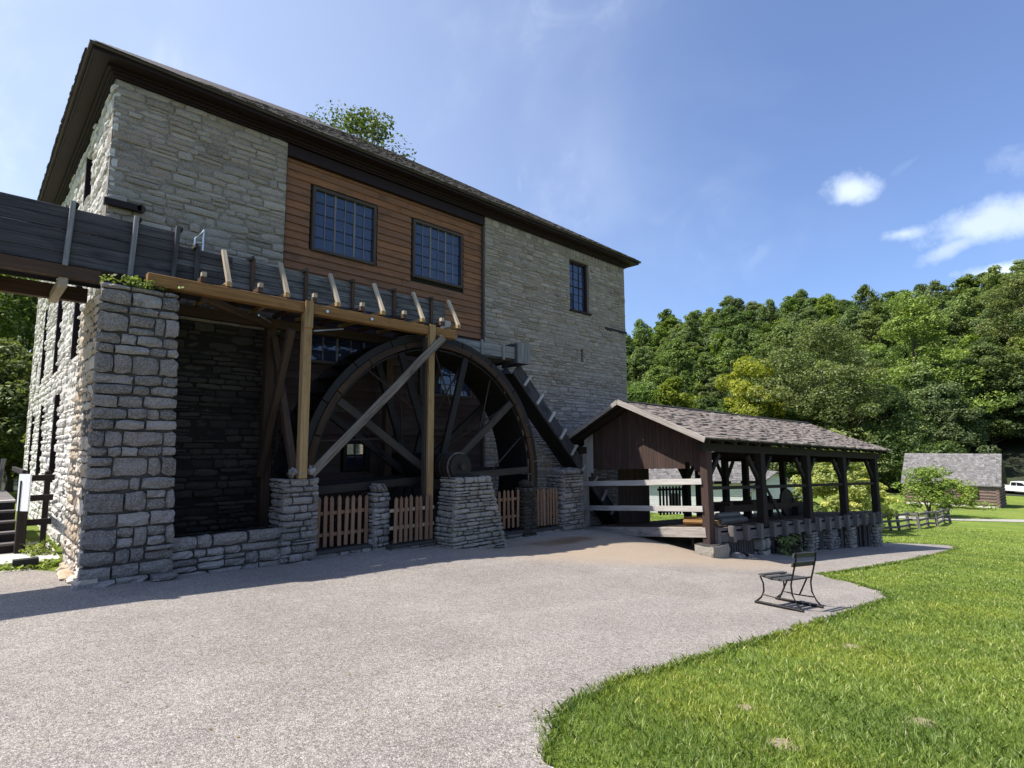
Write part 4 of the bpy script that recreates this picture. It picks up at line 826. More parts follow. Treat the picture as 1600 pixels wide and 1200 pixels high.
# roof: shingle courses on boards
oe = .42
def slope(b0, b1, name):
    L = math.dist(S(0,b0,rz(b0)), S(0,b1,rz(b1))); nrow = 17 if b0 < b1 and b1 < 3 else 13; sgn = 1
    pts = [S(-.62,b0,rz(b0)), S(11.75,b0,rz(b0)), S(11.2,b1,rz(b1)), S(-.62,b1,rz(b1))]
    b = MB(); b.poly(pts, (0,0,-.03)); deck = b.build('roof', M['shed_wood'], sh); W0 = wloc(deck)
    cells = []; r = random.Random(9)
    for j in range(nrow):
        t = j/nrow; a = -.66; end = 11.85-.55*t
        while a < end:
            wd = min(r.uniform(.13,.30), end-a+.02); cells.append((a, wd, t, r.random(), r.random())); a += wd
    cells.sort(key=lambda c: c[0]*1.0+c[2]*.5)
    key = 'shingle_unit'
    if key not in _pm:
        vs = np.array([(-.5,0,0),(.5,0,0),(.5,1,-.1),(-.5,1,-.1),(-.5,0,1),(.5,0,1),(.5,1,.25),(-.5,1,.25)], float)
        _pm[key] = mesh_np('shingle', vs, [(0,1,5,4),(4,5,6,7),(1,2,6,5),(3,0,4,7),(2,3,7,6),(0,3,2,1)], M['shingle'], grain=[(v[1]*.5, v[0]*.2, v[2]*.02) for v in vs])
    keep = 300 if b0 < 1 else 0; Vs, Fs, G, kk = [], [], [], 0
    proto = np.array([v.co[:] for v in _pm[key].vertices])
    for idx, (a, wd, t, q1, q2) in enumerate(cells):
        t0 = t-.012+.012*q1; bb0 = b0+(b1-b0)*t0; bb1 = b0+(b1-b0)*min(1.0, t+1.55/nrow); p0 = np.array(S(a+wd/2,bb0,rz(bb0))); p1 = np.array(S(a+wd/2,bb1,rz(bb1)))
        sag = -.05*math.sin(math.pi*min(1,max(0,a/11)))*1.0
        e = p1-p0; Ls = np.linalg.norm(e); e = e/Ls; ux = np.array((U[0],U[1],-.036)); ux = _n(ux-e*(ux@e)); nz = np.cross(ux, e); nz = nz if nz[2] > 0 else -nz
        th = .022+.03*q2+(.025 if q1 > .9 else 0); Mx = np.array([ux*(wd-.008), e*Ls, nz*th]).T; o_ = p0+nz*.014
        if idx < keep and b0 < 1:
            o = bpy.data.objects.new('shingle', _pm[key]); COL.objects.link(o); o.parent = deck; lo = o_-np.array(W0)
            o.matrix_basis = Matrix(((Mx[0,0],Mx[0,1],Mx[0,2],lo[0]),(Mx[1,0],Mx[1,1],Mx[1,2],lo[1]),(Mx[2,0],Mx[2,1],Mx[2,2],lo[2]),(0,0,0,1)))
        else:
            V = proto@Mx.T+o_-np.array(W0); Vs.append(V); Fs += [tuple(kk+i for i in f) for f in ((0,1,5,4),(4,5,6,7),(1,2,6,5),(3,0,4,7),(2,3,7,6),(0,3,2,1))]; kk += 8
            G += [(v[1]*.5+q1*40, v[0]*.2+q2*40, v[2]*.02) for v in proto]
    if Vs:
        me = mesh_np('shingles', np.vstack(Vs), Fs, M['shingle'], grain=G); o = bpy.data.objects.new('shingles', me); COL.objects.link(o); o.parent = deck; tag(o, kind='stuff')
slope(-oe, ridge_b, 'front'); slope(SW+oe, ridge_b, 'rear')
MB().beam(S(-.70,-oe-.04,rz(-oe)-.04), S(-.70,ridge_b,RZ-.0), .03, .15, (0,0,1)).build('barge_board', M['barge'], sh)
MB().beam(S(-.70,SW+oe+.04,rz(SW+oe)-.04), S(-.70,ridge_b,RZ-.0), .03, .13, (0,0,1)).build('barge_board', M['barge'], sh)
a = -.4
while a < 11.6:
    MB().beam(S(a,-oe+.02,rz(-oe)-.08), S(a,ridge_b,RZ-.08), .06, .09).build('rafter', M['shed_wood'], sh); MB().beam(S(a,SW+oe,rz(SW+oe)-.08), S(a,ridge_b,RZ-.08), .06, .09).build('rafter', M['shed_wood'], sh); a += .62
sb('ridge_board', (-.6,ridge_b,RZ+.04), (11.2,ridge_b,RZ+.05), .14, .04, 'shed_grey', seg=5, wob=.01)
# things in the shed
wd_ = thing('plank_door_panel', 'reddish brown vertical board partition inside the shed by the mill wall', 'partition', S(2.2, SW-.3, 0))
for i in range(6): MB().beam(S(1.4+i*.27,SW-.35,.0), S(1.4+i*.27,SW-.35,1.9), .26, .03, (U[1],-U[0],0)).build('board', M['shed_red'], wd_)
gs = thing('slatted_gate', 'dark slatted gate at the back of the shed letting daylight through', 'gate', S(4.6, SW, 0))
for i in range(9): MB().beam(S(4.0+i*.2,SW+.05,.15), S(4.0+i*.2,SW+.05,1.05), .1, .03, (U[1],-U[0],0)).build('slat', M['shed_wood'], gs)
for h in (.25,.95): MB().beam(S(3.9,SW+.08,h), S(5.8,SW+.08,h), .03, .08).build('rail', M['shed_wood'], gs)
def logpile(label, spots, mat):
    p = thing('cut_timber', label, 'timber', S(*spots[0][0]))
    for (q0, q1, r) in spots: MB().tube([S(*q0), S(*q1)], r, 8).build('log', M[mat], p)
logpile('rusty orange slabs of wood on the deck by the nearest post', [((.35,.15,.10),(.35,1.0,.12),.07),((.6,.1,.08),(.55,1.1,.08),.07),((.45,.3,.20),(.5,1.05,.2),.06)], 'new_wood_dark')
logpile('weathered round logs lying on the deck between the first two posts', [((1.0,.3,.09),(2.4,.35,.09),.09),((1.0,.6,.09),(2.6,.6,.09),.09),((1.1,.45,.25),(2.3,.5,.24),.08)], 'shed_grey')
sw_ = thing('saw_carriage', 'long wooden saw carriage with uprights along the shed deck', 'sawmill machine', S(5.5, 2.0, 0))
sb('carriage_beam', (3.2,1.6,.35), (8.6,1.6,.35), .2, .22, 'brown_wood', parent=sw_); sb('carriage_beam', (3.2,2.6,.35), (8.6,2.6,.35), .2, .22, 'brown_wood', parent=sw_)
for a in (3.6,5.0,6.4,7.8): sb('crosspiece', (a,1.5,.5), (a,2.7,.5), .2, .14, 'brown_wood', parent=sw_); sb('upright', (a,1.7,.0), (a,1.7,.7), .14, .14, 'shed_wood', parent=sw_)
sb('lever', (5.2,.7,.0), (4.2,.9,1.55), .06, .07, 'spoke', parent=sw_)
cw_ = thing('saw_blade_guard', 'round dark saw blade standing near the middle of the shed', 'saw blade', S(7.4, 1.6, .3)); MB().tube([S(7.4,1.55,.45), S(7.4,1.62,.45)], .5, 20).build('blade', M['iron'], cw_)
MB().box(*[S(7.6,1.3,0)[0], S(8.3,1.3,0)[0]], S(7.6,1.3,0)[1], S(7.6,1.3,0)[1]+.5, S(7.6,1.3,0)[2], S(7.6,1.3,0)[2]+.3, 0).build('housing', M['black_wood'], cw_)
# ------------------------------------------------------------------ bench
bx, by = 8.86, 3.18; bz = T(9.2, 3.4)+.022
bn = thing('park_bench', 'small black iron bench with grey wood slats standing on the pavement', 'bench', (bx, by, bz)); rot = -.09
def bp(x, y, z): return (bx+x*math.cos(rot)-y*math.sin(rot), by+x*math.sin(rot)+y*math.cos(rot), bz+z+(T(bx+x, by+y)-T(9.2,3.4))*1.0)
for x in (0, .65):
    MB().box(0,1,0,1,0,1) if False else None
    MB().beam(bp(x,-.12,.018), bp(x,.60,.018), .05, .035).build('runner', M['bench_iron'], bn)
    MB().tube([bp(x,-.10,.03),bp(x,-.03,.10),bp(x,.03,.22),bp(x,.04,.36),bp(x,.02,.45),bp(x,-.02,.60),bp(x,-.05,.72),bp(x,-.055,.83)], .013, 8).build('back_leg', M['bench_iron'], bn)
    MB().tube([bp(x,.58,.03),bp(x,.50,.10),bp(x,.455,.2),bp(x,.46,.32),bp(x,.50,.405),bp(x,.46,.43)], .013, 8).build('front_leg', M['bench_iron'], bn)
    MB().tube([bp(x,.47,.42),bp(x,.33,.395),bp(x,.18,.40),bp(x,.02,.44)], .012, 8).build('seat_support', M['bench_iron'], bn)
    MB().tube([bp(x,.0,.145),bp(x,.28,.135),bp(x,.475,.145)], .010, 6).build('stretcher', M['bench_iron'], bn)
    MB().tube([bp(x,.22,.14),bp(x,.10,.40)], .012, 6).build('diagonal_stay', M['bench_iron'], bn)
for y, z in ((.46,.435),(.35,.415),(.24,.405),(.13,.41)): MB().beam(bp(-.05,y,z+.005), bp(.70,y,z+.005), .085, .022).build('seat_slat', M['bench_slat'], bn)
for (y, z) in ((-.035,.655),(-.06,.79)): MB().beam(bp(-.05,y+.02,z), bp(.70,y+.02,z), .022, .068, (0,-.2,1)).build('back_slat', M['bench_slat'], bn)
# ------------------------------------------------------------------ left corner: steps, railing, notice, lamp
st = thing('wooden_steps', 'dark brown wooden steps beside the mill side wall', 'steps', (-.6, 15.2, .5))
for i in range(5): MB().box(-2.2, .93, 15.0+i*.28, 15.30+i*.28, .54+(i+1)*.19-.045, .54+(i+1)*.19, 0).build('tread', M['shed_pale' if i == 4 else 'shed_grey'], st); MB().box(-2.2, .93, 15.03+i*.28, 15.06+i*.28, .45+i*.19, .54+(i+1)*.19-.046, 0).build('riser', M['shed_wood'], st)
MB().box(-2.2, .93, 16.4, 19.5, 1.45, 1.5, 0).build('landing', M['shed_grey'], st)
rl = thing('stair_railing', 'dark brown post and rails at the foot of the wooden steps', 'railing', (1.0, 14.9, .5))
MB().box(.90, 1.06, 14.82, 14.98, .45, 1.95, 2).build('post', M['shed_wood'], rl); MB().box(1.34, 1.44, 15.6, 15.7, .45, 2.1, 2).build('post', M['shed_wood'], rl)
for zz in (2.0,1.6,1.12): MB().box(1.0, 1.44, 14.92, 14.98, zz-.07, zz+.05, 0).build('rail', M['shed_wood'], rl)
MB().box(.93, 1.0, 15.0, 18.2, 2.05, 2.15, 1).build('handrail', M['shed_wood'], rl)
nt_ = tag(MB().beam((.97,14.78,1.36), (.97,14.78,2.08), .30, .03, (.85,.53,0)).build('paper_notice', M['paper']), 'blank white notice sheet hung on the railing post by the steps', 'notice')
lp = thing('lantern_post', 'small lantern on a leaning dark post left of the mill', 'lamp post', (.62, 19.5, .5))
MB().beam((.30,19.5,.5), (.42,19.5,2.75), .16, .16).build('post', M['shed_grey'], lp); MB().tube([(.42,19.5,2.75),(.42,19.5,2.85),(.42,19.5,3.2),(.42,19.5,3.32)], .17, 8, .06).build('lantern', M['leaf_dark'] if False else M['glass'], lp)
MB().box(.22, .62, 19.3, 19.7, 2.72, 2.78, 0).build('cap', M['black_wood'], lp)
lf = thing('board_fence', 'grey horizontal board fence beyond the steps on the left', 'fence', (-2, 22, .5))
for i in range(5): MB().box(-6, .4, 22, 22.05, .7+i*.32, .98+i*.32, 0).build('board', M['shed_grey'], lf)
for x in (-4,-2,.3): MB().box(x, x+.14, 21.85, 22, .4, 2.4, 2).build('post', M['shed_grey'], lf)
for i, (x, dx) in enumerate(((.55,.12),(.65,.25),(.78,.1))): MB().beam((x,20.5,.5), (x+dx,20.9,2.3), .09, .05).build('leaning_board', M['shed_grey'], lf)
db = tag(MB().box(.78, 1.12, 12.9, 13.05, .56, .70, 0).build('drain_box', M['black_box']), 'low black metal drain box on the mossy gravel at the wall foot', 'drain box')
# ------------------------------------------------------------------ distant buildings
def frame_at(px, py_base, f, ang):              # an origin on the ground seen in that direction, f metres forward
    x, y, _ = PF(px, py_base, f); return np.array((x, y)), ang
def local(o, ang):
    c, s = math.cos(ang), math.sin(ang); return lambda a, b, z: (o[0]+c*a-s*b, o[1]+s*a+c*b, z)
def gable_house(name, label, cat, o, ang, L, Wd, z0, hw, hr, wallkind, roofmat, over=.35, front_door=False):
    q = local(o, ang); h = thing(name, label, cat, (o[0], o[1], z0)); z1 = z0+hw; zr = z1+hr
    def bm(nm, p, r, wd, ht, mat, upv=(0,0,1), par=None): return MB().beam(q(*p), q(*r), wd, ht, upv).build(nm, M[mat], par or h)
    core_v = [q(.06,.06,z0-.4),q(L-.06,.06,z0-.4),q(L-.06,Wd-.06,z0-.4),q(.06,Wd-.06,z0-.4),q(.06,.06,z1),q(L-.06,.06,z1),q(L-.06,Wd-.06,z1),q(.06,Wd-.06,z1)]
    MB().add(core_v, [(0,1,5,4),(1,2,6,5),(2,3,7,6),(3,0,4,7),(4,5,6,7),(3,2,1,0)], core_v).build('wall', M['chink' if wallkind == 'log' else 'white_board'], h)
    n = 8 if wallkind == 'log' else 16; st_ = hw/n; m_ = 'log' if wallkind == 'log' else 'white_board'; t = st_*.62 if wallkind == 'log' else st_*.93
    for i in range(n):
        z = z0+(i+.5)*st_
        for (p, r) in (((-.15,0,z),(L+.15,0,z)), ((-.15,Wd,z),(L+.15,Wd,z)), ((0,-.15,z+.0),(0,Wd+.15,z)), ((L,-.15,z),(L,Wd+.15,z))):
            if wallkind != 'log': p = tuple(np.array(p)*1.0); 
            zz = st_*.5 if (wallkind == 'log' and p[0] == r[0]) else 0
            bm('log' if wallkind == 'log' else 'siding_board', (p[0],p[1],p[2]-zz), (r[0],r[1],r[2]-zz), .2 if wallkind == 'log' else .05, t, m_)
    for a in (0, L):                             # gable triangles in boards
        k = 9
        for i in range(k):
            t0 = i/k; w0 = (1-t0)*Wd/2; b = bm('gable_board', (a,Wd/2-w0,z1+(i+.5)*hr/k), (a,Wd/2+w0,z1+(i+.5)*hr/k), .04, hr/k-.01, 'shed_grey' if wallkind == 'log' else 'white_board')
    for s in (0, 1):
        yb = -over if s == 0 else Wd+over; zz = z1-over*hr/(Wd/2)+.12
        P = [q(-over,yb,zz),q(L+over,yb,zz),q(L+over,Wd/2,zr+.12),q(-over,Wd/2,zr+.12)]; b = MB(); b.poly(P, (0,0,.06)); rf = b.build('roof', M[roofmat], h)
        Vs, Fs, G, kk = [], [], [], 0; rr = random.Random(s+5); nr = 16
        for j in range(nr):
            a = -over
            while a < L+over:
                wd = min(rr.uniform(.15,.35), L+over-a+.01); t0, t1 = j/nr-.004*rr.random(), min(1, (j+1.4)/nr); th = rr.uniform(.02,.05)
                for (aa, tt, hh) in ((a,t0,.065),(a+wd-.01,t0,.065),(a+wd-.01,t1,.065),(a,t1,.065),(a,t0,.065+th),(a+wd-.01,t0,.065+th),(a+wd-.01,t1,.075),(a,t1,.075)):
                    Vs.append(q(aa, yb+(Wd/2-yb)*tt, zz+(zr+.12-zz)*tt+hh))
                ro = rr.uniform(0,40); G += [(ro, ro+i*.05, ro) for i in range(8)]
                Fs += [tuple(kk+i for i in f) for f in ((0,1,5,4),(4,5,6,7),(1,2,6,5),(3,0,4,7),(2,3,7,6),(0,3,2,1))]; kk += 8; a += wd
        me = mesh_np('shingles', np.array(Vs)-np.array(wloc(rf)), Fs, M[roofmat], grain=G); o2 = bpy.data.objects.new('shingles', me); COL.objects.link(o2); o2.parent = rf; tag(o2, kind='stuff')
    return h, q, z0, z1
o, a_ = frame_at(1413, 785, 62, 0)
# cabin: long side towards the viewer, right gable in shade
cab, q, z0, z1 = gable_house('log_cabin', 'old log cabin with a steep grey shingle roof across the lawn', 'cabin', PF(1417,785,60)[:2], math.radians(-90), 7.5, 5.4, -3.75, 2.35, 2.75, 'log', 'shingle_grey')
MB().beam(q(5.2,-.09,z0+.85), q(6.05,-.09,z0+.85), .1, .08).beam(q(5.2,-.09,z0+1.75), q(6.05,-.09,z0+1.75), .1, .08).beam(q(5.2,-.09,z0+.85), q(5.2,-.09,z0+1.75), .1, .08).beam(q(6.05,-.09,z0+.85), q(6.05,-.09,z0+1.75), .1, .08).build('window', M['trim'], cab)
MB().beam(q(5.25,-.115,z0+1.3), q(6.0,-.115,z0+1.3), .02, .85).build('window_pane', M['dark'], cab)
MB().beam(q(0,-.12,z0-.02), q(7.5,-.12,z0-.02), .25, .4).build('foundation', M['stone_pale_sunlit'], cab)
hs, q2, z0, z1 = gable_house('white_house', 'white clapboard house with a grey shingle roof seen through the shed', 'house', PF(1005,800,44)[:2], math.radians(-60), 8.0, 5.0, -3.2, 3.05, 2.3, 'board', 'shingle_grey')
hs2, q3, z0, z1 = gable_house('white_cottage', 'white clapboard cottage whose gable end shows between the shed posts', 'house', PF(1256,800,42)[:2], math.radians(46), 5.0, 3.9, -3.0, 2.0, 1.4, 'board', 'shingle_grey')
for i in range(2): MB().beam(q2(2+i*2.4,-.08,-1.7), q2(2.7+i*2.4,-.08,-1.7), .05, 1.1).build('window', M['dark'], hs)
# truck
def truck():
    x, y, _ = PF(1596, 772, 77); z = T(x, y); q = local((x, y), math.radians(-118)+math.pi); t = thing('pickup_truck', 'white pickup truck parked at the edge of the woods beyond the cabin', 'truck', (x, y, z))
    def prism(name, prof, w0, w1, mat, par=t): # side profile extruded across
        P = [q(a, w0, z+h) for a, h in prof]; v = np.array(q(0,w1,0))-np.array(q(0,w0,0)); b = MB(); b.poly(P, tuple(v)); return b.build(name, M[mat], par)
    body = prism('body', [(-2.7,.45),(-2.75,.75),(-2.6,1.0),(-1.5,1.12),(-1.0,1.15),(.9,1.15),(2.8,1.12),(2.85,.5)], -.95, .95, 'car_paint')
    prism('cab', [(-1.45,1.13),(-.75,1.70),(-.2,1.78),(.65,1.76),(.85,1.16)], -.80, .80, 'car_paint')
    prism('side_window', [(-1.1,1.2),(-.7,1.60),(-.05,1.67),(-.05,1.2)], -.83, .83, 'car_glass'); prism('side_window', [(.02,1.2),(.02,1.67),(.58,1.65),(.7,1.2)], -.83, .83, 'car_glass')
    b = MB(); b.poly([q(-1.47,-.7,z+1.16),q(-1.47,.7,z+1.16),q(-.80,.64,z+1.69),q(-.80,-.64,z+1.69)], (0,0,.02)); b.build('windscreen', M['car_glass'], t)
    MB().beam(q(-2.78,-.6,z+.82), q(-2.78,.6,z+.82), .05, .25).build('grille', M['tyre'], t); MB().beam(q(-2.82,-.95,z+.52), q(-2.82,.95,z+.52), .12, .18).build('bumper', M['steel'], t)
    for s in (-.76,.76): MB().beam(q(-2.76,s-.12,z+.86), q(-2.76,s+.12,z+.86), .05, .18).build('headlight', M['head_lamp'], t)
    for a in (-1.75, 1.75):
        for s in (-.86,.86): w_ = MB().tube([q(a,s-.13,z+.38), q(a,s+.13,z+.38)], .38, 16).build('wheel', M['tyre'], t); MB().tube([q(a,s-.14,z+.38), q(a,s+.14,z+.38)], .2, 10).build('rim', M['steel'], w_)
truck()
# split rail fence in a zigzag
zf = thing('split_rail_fence', 'grey zigzag split rail fence along the lawn in front of the bush', 'fence', (*PF(1430,815,38)[:2], -2.9))
zz_pts = [(1362,822,31),(1392,818,33),(1405,822,33.5),(1420,812,36),(1437,818,35.5),(1450,812,38),(1465,816,38),(1475,809,41),(1485,813,41)]
pw = []
for px, py, f in zz_pts: x, y, _ = PF(px, py, f); pw.append((x, y, T(x, y)))
for k, p in enumerate(pw):
    MB().beam((p[0],p[1],p[2]-.1), (p[0]+random.uniform(-.08,.08),p[1]+.12,p[2]+1.05), .16, .14).build('post', M['shed_grey'], zf)
    if k:
        q_ = pw[k-1]
        for h in (.22,.55,.92): MB().beam((q_[0],q_[1],q_[2]+h), (p[0],p[1],p[2]+h+random.uniform(-.04,.04)), .10, .12).build('rail', M['shed_grey'], zf)
# ------------------------------------------------------------------ vegetation
def leaves(centers, radii, n_per, size, seed, flat=.75, shell=.55):
    r = np.random.default_rng(seed); C = np.repeat(np.asarray(centers), n_per, 0); Rd = np.repeat(np.asarray(radii), n_per)[:,None]; n = len(C)
    d = r.normal(size=(n,3)); d /= np.linalg.norm(d, axis=1)[:,None]; rad = r.uniform(shell, 1, (n,1))**.6
    P = C+d*rad*Rd*np.array([1,1,flat]); nrm = d*.55+r.normal(size=(n,3))*.55+np.array([0,0,.75]); nrm /= np.linalg.norm(nrm, axis=1)[:,None]
    a = np.cross(nrm, r.normal(size=(n,3))); a /= np.linalg.norm(a, axis=1)[:,None]; b = np.cross(nrm, a); s = size*r.uniform(.55,1.25,(n,1))
    V = np.stack([P-a*s*.5, P-b*s*.33+nrm*s*.06, P+a*s*.5, P+b*s*.33+nrm*s*.06], 1).reshape(-1,3); Fc = np.arange(4*n).reshape(-1,4)
    lr = np.repeat(np.clip(r.normal(.5,.22,n)+np.repeat(r.normal(0,.14,len(centers)), n_per), 0, 1), 4); return V, Fc, lr
def crown_pts(h, rad, base, n, seed, shape='round'):
    r = np.random.default_rng(seed); C, Rr = [], []
    while len(C) < n:
        t = r.uniform(0,1); prof = math.sin(math.pi*min(1,.12+.88*t)**.8)**.6 if shape == 'round' else (1-t)**.7+.1
        ang = r.uniform(0, 2*math.pi); rr = rad*prof*math.sqrt(r.uniform(.15,1)); lob = 1+.28*math.sin(ang*3+seed)+.18*math.sin(t*9+seed*1.7); rr *= lob; C.append((rr*math.cos(ang), rr*math.sin(ang), base+(h-base)*t)); Rr.append(rad*r.uniform(.13,.34))
    return np.array(C), np.array(Rr)
def tree_mesh(h, rad, base, nc, npc, ls, seed, leafm, trunk_r=.25, bark='bark', limbs=10, shape='round', join=True):
    C, Rr = crown_pts(h, rad, base, nc, seed, shape); V, Fc, lr = leaves(C, Rr, npc, ls, seed, flat=(.5,.75,.6,.85)[seed % 4])
    r = random.Random(seed); b = MB(); b.tube([(0,0,-.6),(r.uniform(-.1,.1),0,base*.6),(r.uniform(-.3,.3),r.uniform(-.3,.3),base+(h-base)*.45),(r.uniform(-.3,.3),0,h*.92)], trunk_r, 7, .03)
    for i in range(limbs):
        c = C[r.randrange(len(C))]; z = max(base*.7, c[2]-rad*.9); b.tube([(0,0,z), tuple(np.array((0,0,z))*.4+c*.6+np.array((0,0,-z*.4+z*.4))), tuple(c)], trunk_r*.38, 5, .02)
    return V, Fc, lr, b
def joined_tree(name, *a, leafm='leaf', bark='bark', **k):
    V, Fc, lr, b = tree_mesh(*a, leafm=leafm, **k); nv = len(V); tv = np.array(b.v)
    faces = Fc.tolist()+[[nv+i for i in f] for f in b.f]; me = mesh_np(name, np.vstack([V, tv]), faces, [M[leafm], M[bark]], lr=np.r_[lr, np.zeros(len(tv))])
    mi = np.zeros(len(faces), np.int32); mi[len(Fc):] = 1; me.polygons.foreach_set('material_index', mi); return me
def tree_thing(name, label, loc, h, rad, base, nc, npc, ls, seed, leafm='leaf', bark='bark', trunk_r=.25, limbs=12, shape='round', cat='tree', squash=None):
    V, Fc, lr, b = tree_mesh(h, rad, base, nc, npc, ls, seed, leafm, trunk_r, bark, limbs, shape); t = thing(name, label, cat, loc)
    if squash is not None: V = V*np.array(squash)
    me = mesh_np('crown', V, Fc, M[leafm], lr=lr); o = bpy.data.objects.new('crown', me); COL.objects.link(o); o.parent = t
    vv = np.array(b.v)*(np.array(squash) if squash is not None else 1); me = mesh_np('trunk', vv, b.f, M[bark], smooth=True); o = bpy.data.objects.new('trunk', me); COL.objects.link(o); o.parent = t; return t
def gat(px, f): x, y, _ = PF(px, 700, f); return (x, y, T(x, y))
types = [joined_tree('tree', h, rr, bs, nc, 120, .50, 200+i, leafm=lm) for i, (h, rr, bs, nc, lm) in enumerate(
    [(17,4.6,4,80,'leaf'),(15,5.0,3,80,'leaf_dark'),(19,4.4,5,80,'leaf'),(14,4.2,3,70,'leaf_lime'),(16,5.2,3,90,'leaf_dark'),(18,4.8,4,90,'leaf'),(15,4.6,3,80,'leaf_lime'),(16,4.3,3,80,'leaf_dark')])]
r_ = random.Random(21); cnt = 0; rows = np.arange(100, 218, 6.6)
for rr in rows:
    ph = 49+r_.uniform(0,2)
    while ph < 104:
        step = math.degrees(6.6/rr)*r_.uniform(.8,1.3)*(1 if ph < 92 else 1.8)
        if rr < 122 and 82.5 < ph < 93: ph += step; continue
        R2 = rr+r_.uniform(-3.5,3.5); x, y = R2*math.sin(math.radians(ph)), R2*math.cos(math.radians(ph)); z = T(x, y)
        k = r_.choices(range(8), [5,5,5,2,5,5,2,4])[0]; o = bpy.data.objects.new('forest_tree', types[k]); COL.objects.link(o); s = r_.uniform(.78,1.08)
        o.location = (x, y, z-.8); o.scale = (s*r_.uniform(.85,1.1), s*r_.uniform(.85,1.1), s*r_.uniform(.85,1.15)); o.rotation_euler = (0, 0, r_.uniform(0,6.28)); cnt += 1
        tone = ['mid green','dark green','mid green','light yellowish green','dark green','mid green','light yellowish green','dark green'][k]
        zone = 'at the foot of' if rr < 130 else 'halfway up' if rr < 175 else 'near the crest of'; side = 'left' if ph < 64 else 'middle' if ph < 76 else 'right'
        lb = f'{tone} broadleaf tree {zone} the {side} part of the wooded hill'; tag(o, lb, 'tree', f'{tone} trees {zone} the wooded hill, {side} part'); ph += step
print('forest trees', cnt)
for (px, f, h, rad, lm, lab, nc) in [
    (1178,92,21,6.8,'leaf_yellow','bright yellow green tree at the wood edge above the shed roof',80),
    (1290,84,25,9.5,'leaf','large spreading mid green tree rising behind the right half of the shed roof',130),
    (1240,96,27,7,'leaf','tall green tree just left of the large spreading tree above the shed',90),
    (1055,90,17,5.5,'leaf_lime','rounded light green tree at the wood edge beside the mill corner',80),
    (1005,82,15,5.5,'leaf_dark','dark green tree directly beside the mill right corner',80),
    (1110,80,13,5,'leaf_dark','low dark green tree peeping over the shed ridge',70),
    (1440,98,30,9,'leaf_lime','tall lime green tree behind the left end of the cabin',120),
    (1385,82,15,7,'leaf_dark','dark spruce like tree left of the cabin roof',110),
    (1478,90,15,6,'leaf_dark','dark green tree behind the cabin ridge',90),
    (1552,98,18,7,'leaf_dark','broad dark tree overhanging the right end of the cabin',100),
    (1622,112,23,8,'leaf','tall green tree at the right edge of the photo',110),
    (1330,88,17,6,'leaf_dark','shadowy green tree between the shed end and the cabin',90),
    (1690,108,17,8,'leaf_dark','dark tree shading the parked truck from the right',90)]:
    tree_thing('broadleaf_tree', lab, gat(px, f), h, rad, h*.10, nc, 260, .42, int(px), lm, trunk_r=.35)
tree_thing('small_tree', 'small yellow leaved tree behind the far end of the shed', gat(1303, 31), 5.4, 1.7, .5, 60, 130, .2, 71, 'leaf_yellow', trunk_r=.07)
tree_thing('small_tree', 'low yellow green bushy tree seen between the far shed posts', gat(1345, 33), 3.6, 1.6, .3, 50, 130, .2, 72, 'leaf_yellow', trunk_r=.06)
tree_thing('small_tree', 'light green sapling framed by the fourth shed bay', gat(1283, 36), 4.2, 1.6, .4, 50, 130, .2, 73, 'leaf_lime', trunk_r=.06)
tree_thing('bush', 'spreading green bush behind the split rail fence', gat(1443, 47), 3.9, 2.3, .2, 60, 130, .17, 74, 'leaf', trunk_r=.08, cat='bush', squash=(1.25,1.25,1))
tree_thing('bush', 'dark low bush at the foot of the cabin wall', gat(1478, 55), 2.6, 1.6, .1, 40, 130, .2, 75, 'leaf_lime', trunk_r=.05, cat='bush')
tree_thing('tall_tree', 'airy tall tree showing above the mill roof', gat(556, 39), 27.8, 5.2, 16, 110, 70, .27, 76, 'leaf_dark', 'bark', .22, 110, squash=(1.12,1.12,1))
tree_thing('tall_tree', 'leafy tree top just breaking the roof line left of the airy tree', gat(500, 42), 29.6, 5.0, 17, 90, 60, .26, 77, 'leaf_dark', 'bark', .2, 40)
ns = tag(bpy.data.objects.new('squirrel_nest', None), None)
bpy.data.objects.remove(ns)
for (px, f, h, rad, lm, lab) in [(20,33,13,6,'leaf','sunlit green tree nearest the mill side wall'),(-60,30,13,6,'leaf_lime','bright green tree at the left edge under the flume'),(60,44,16,6,'leaf_dark','dark tree hidden behind the mill rear corner'),(0,50,15,7,'leaf_dark','tall dark tree far left behind the board fence'),(-20,26,7,3.6,'leaf','low leafy tree just behind the board fence')]:
    tree_thing('leafy_tree', lab, gat(px, f), h, rad, 1.2, 110, 260, .24, 300+px, lm, trunk_r=.25)
def weeds(name, label, loc, n, h, spread, seed, mat, par=None, cat='plant'):
    r = np.random.default_rng(seed); k = 5; C = np.c_[r.normal(0,spread[0],n), r.normal(0,spread[1],n), r.uniform(.02,h,n)]; V, Fc, lr = leaves(C, np.full(n,.06), k, .07, seed)
    me = mesh_np(name, V, Fc, M[mat], lr=lr); o = bpy.data.objects.new(name, me); COL.objects.link(o); o.location = loc; tag(o, label, cat); return o
weeds('wall_weeds', 'green weeds growing on top of the wing wall below the flume', (1.85,10.46,5.13), 55, .16, (.17,.05), 3, 'leaf')
weeds('shed_weeds', 'leafy green weeds growing at the shed skirting by the second footing', (S(3.7,-.25,0)[0],S(3.7,-.25,0)[1],T(*S(3.7,-.25,0)[:2])), 130, .55, (.28,.1), 4, 'leaf')
weeds('corner_weeds', 'small green weeds at the foot of the mill side wall by the steps', (1.3,14.6,.52), 90, .22, (.15,.25), 5, 'leaf_lime')
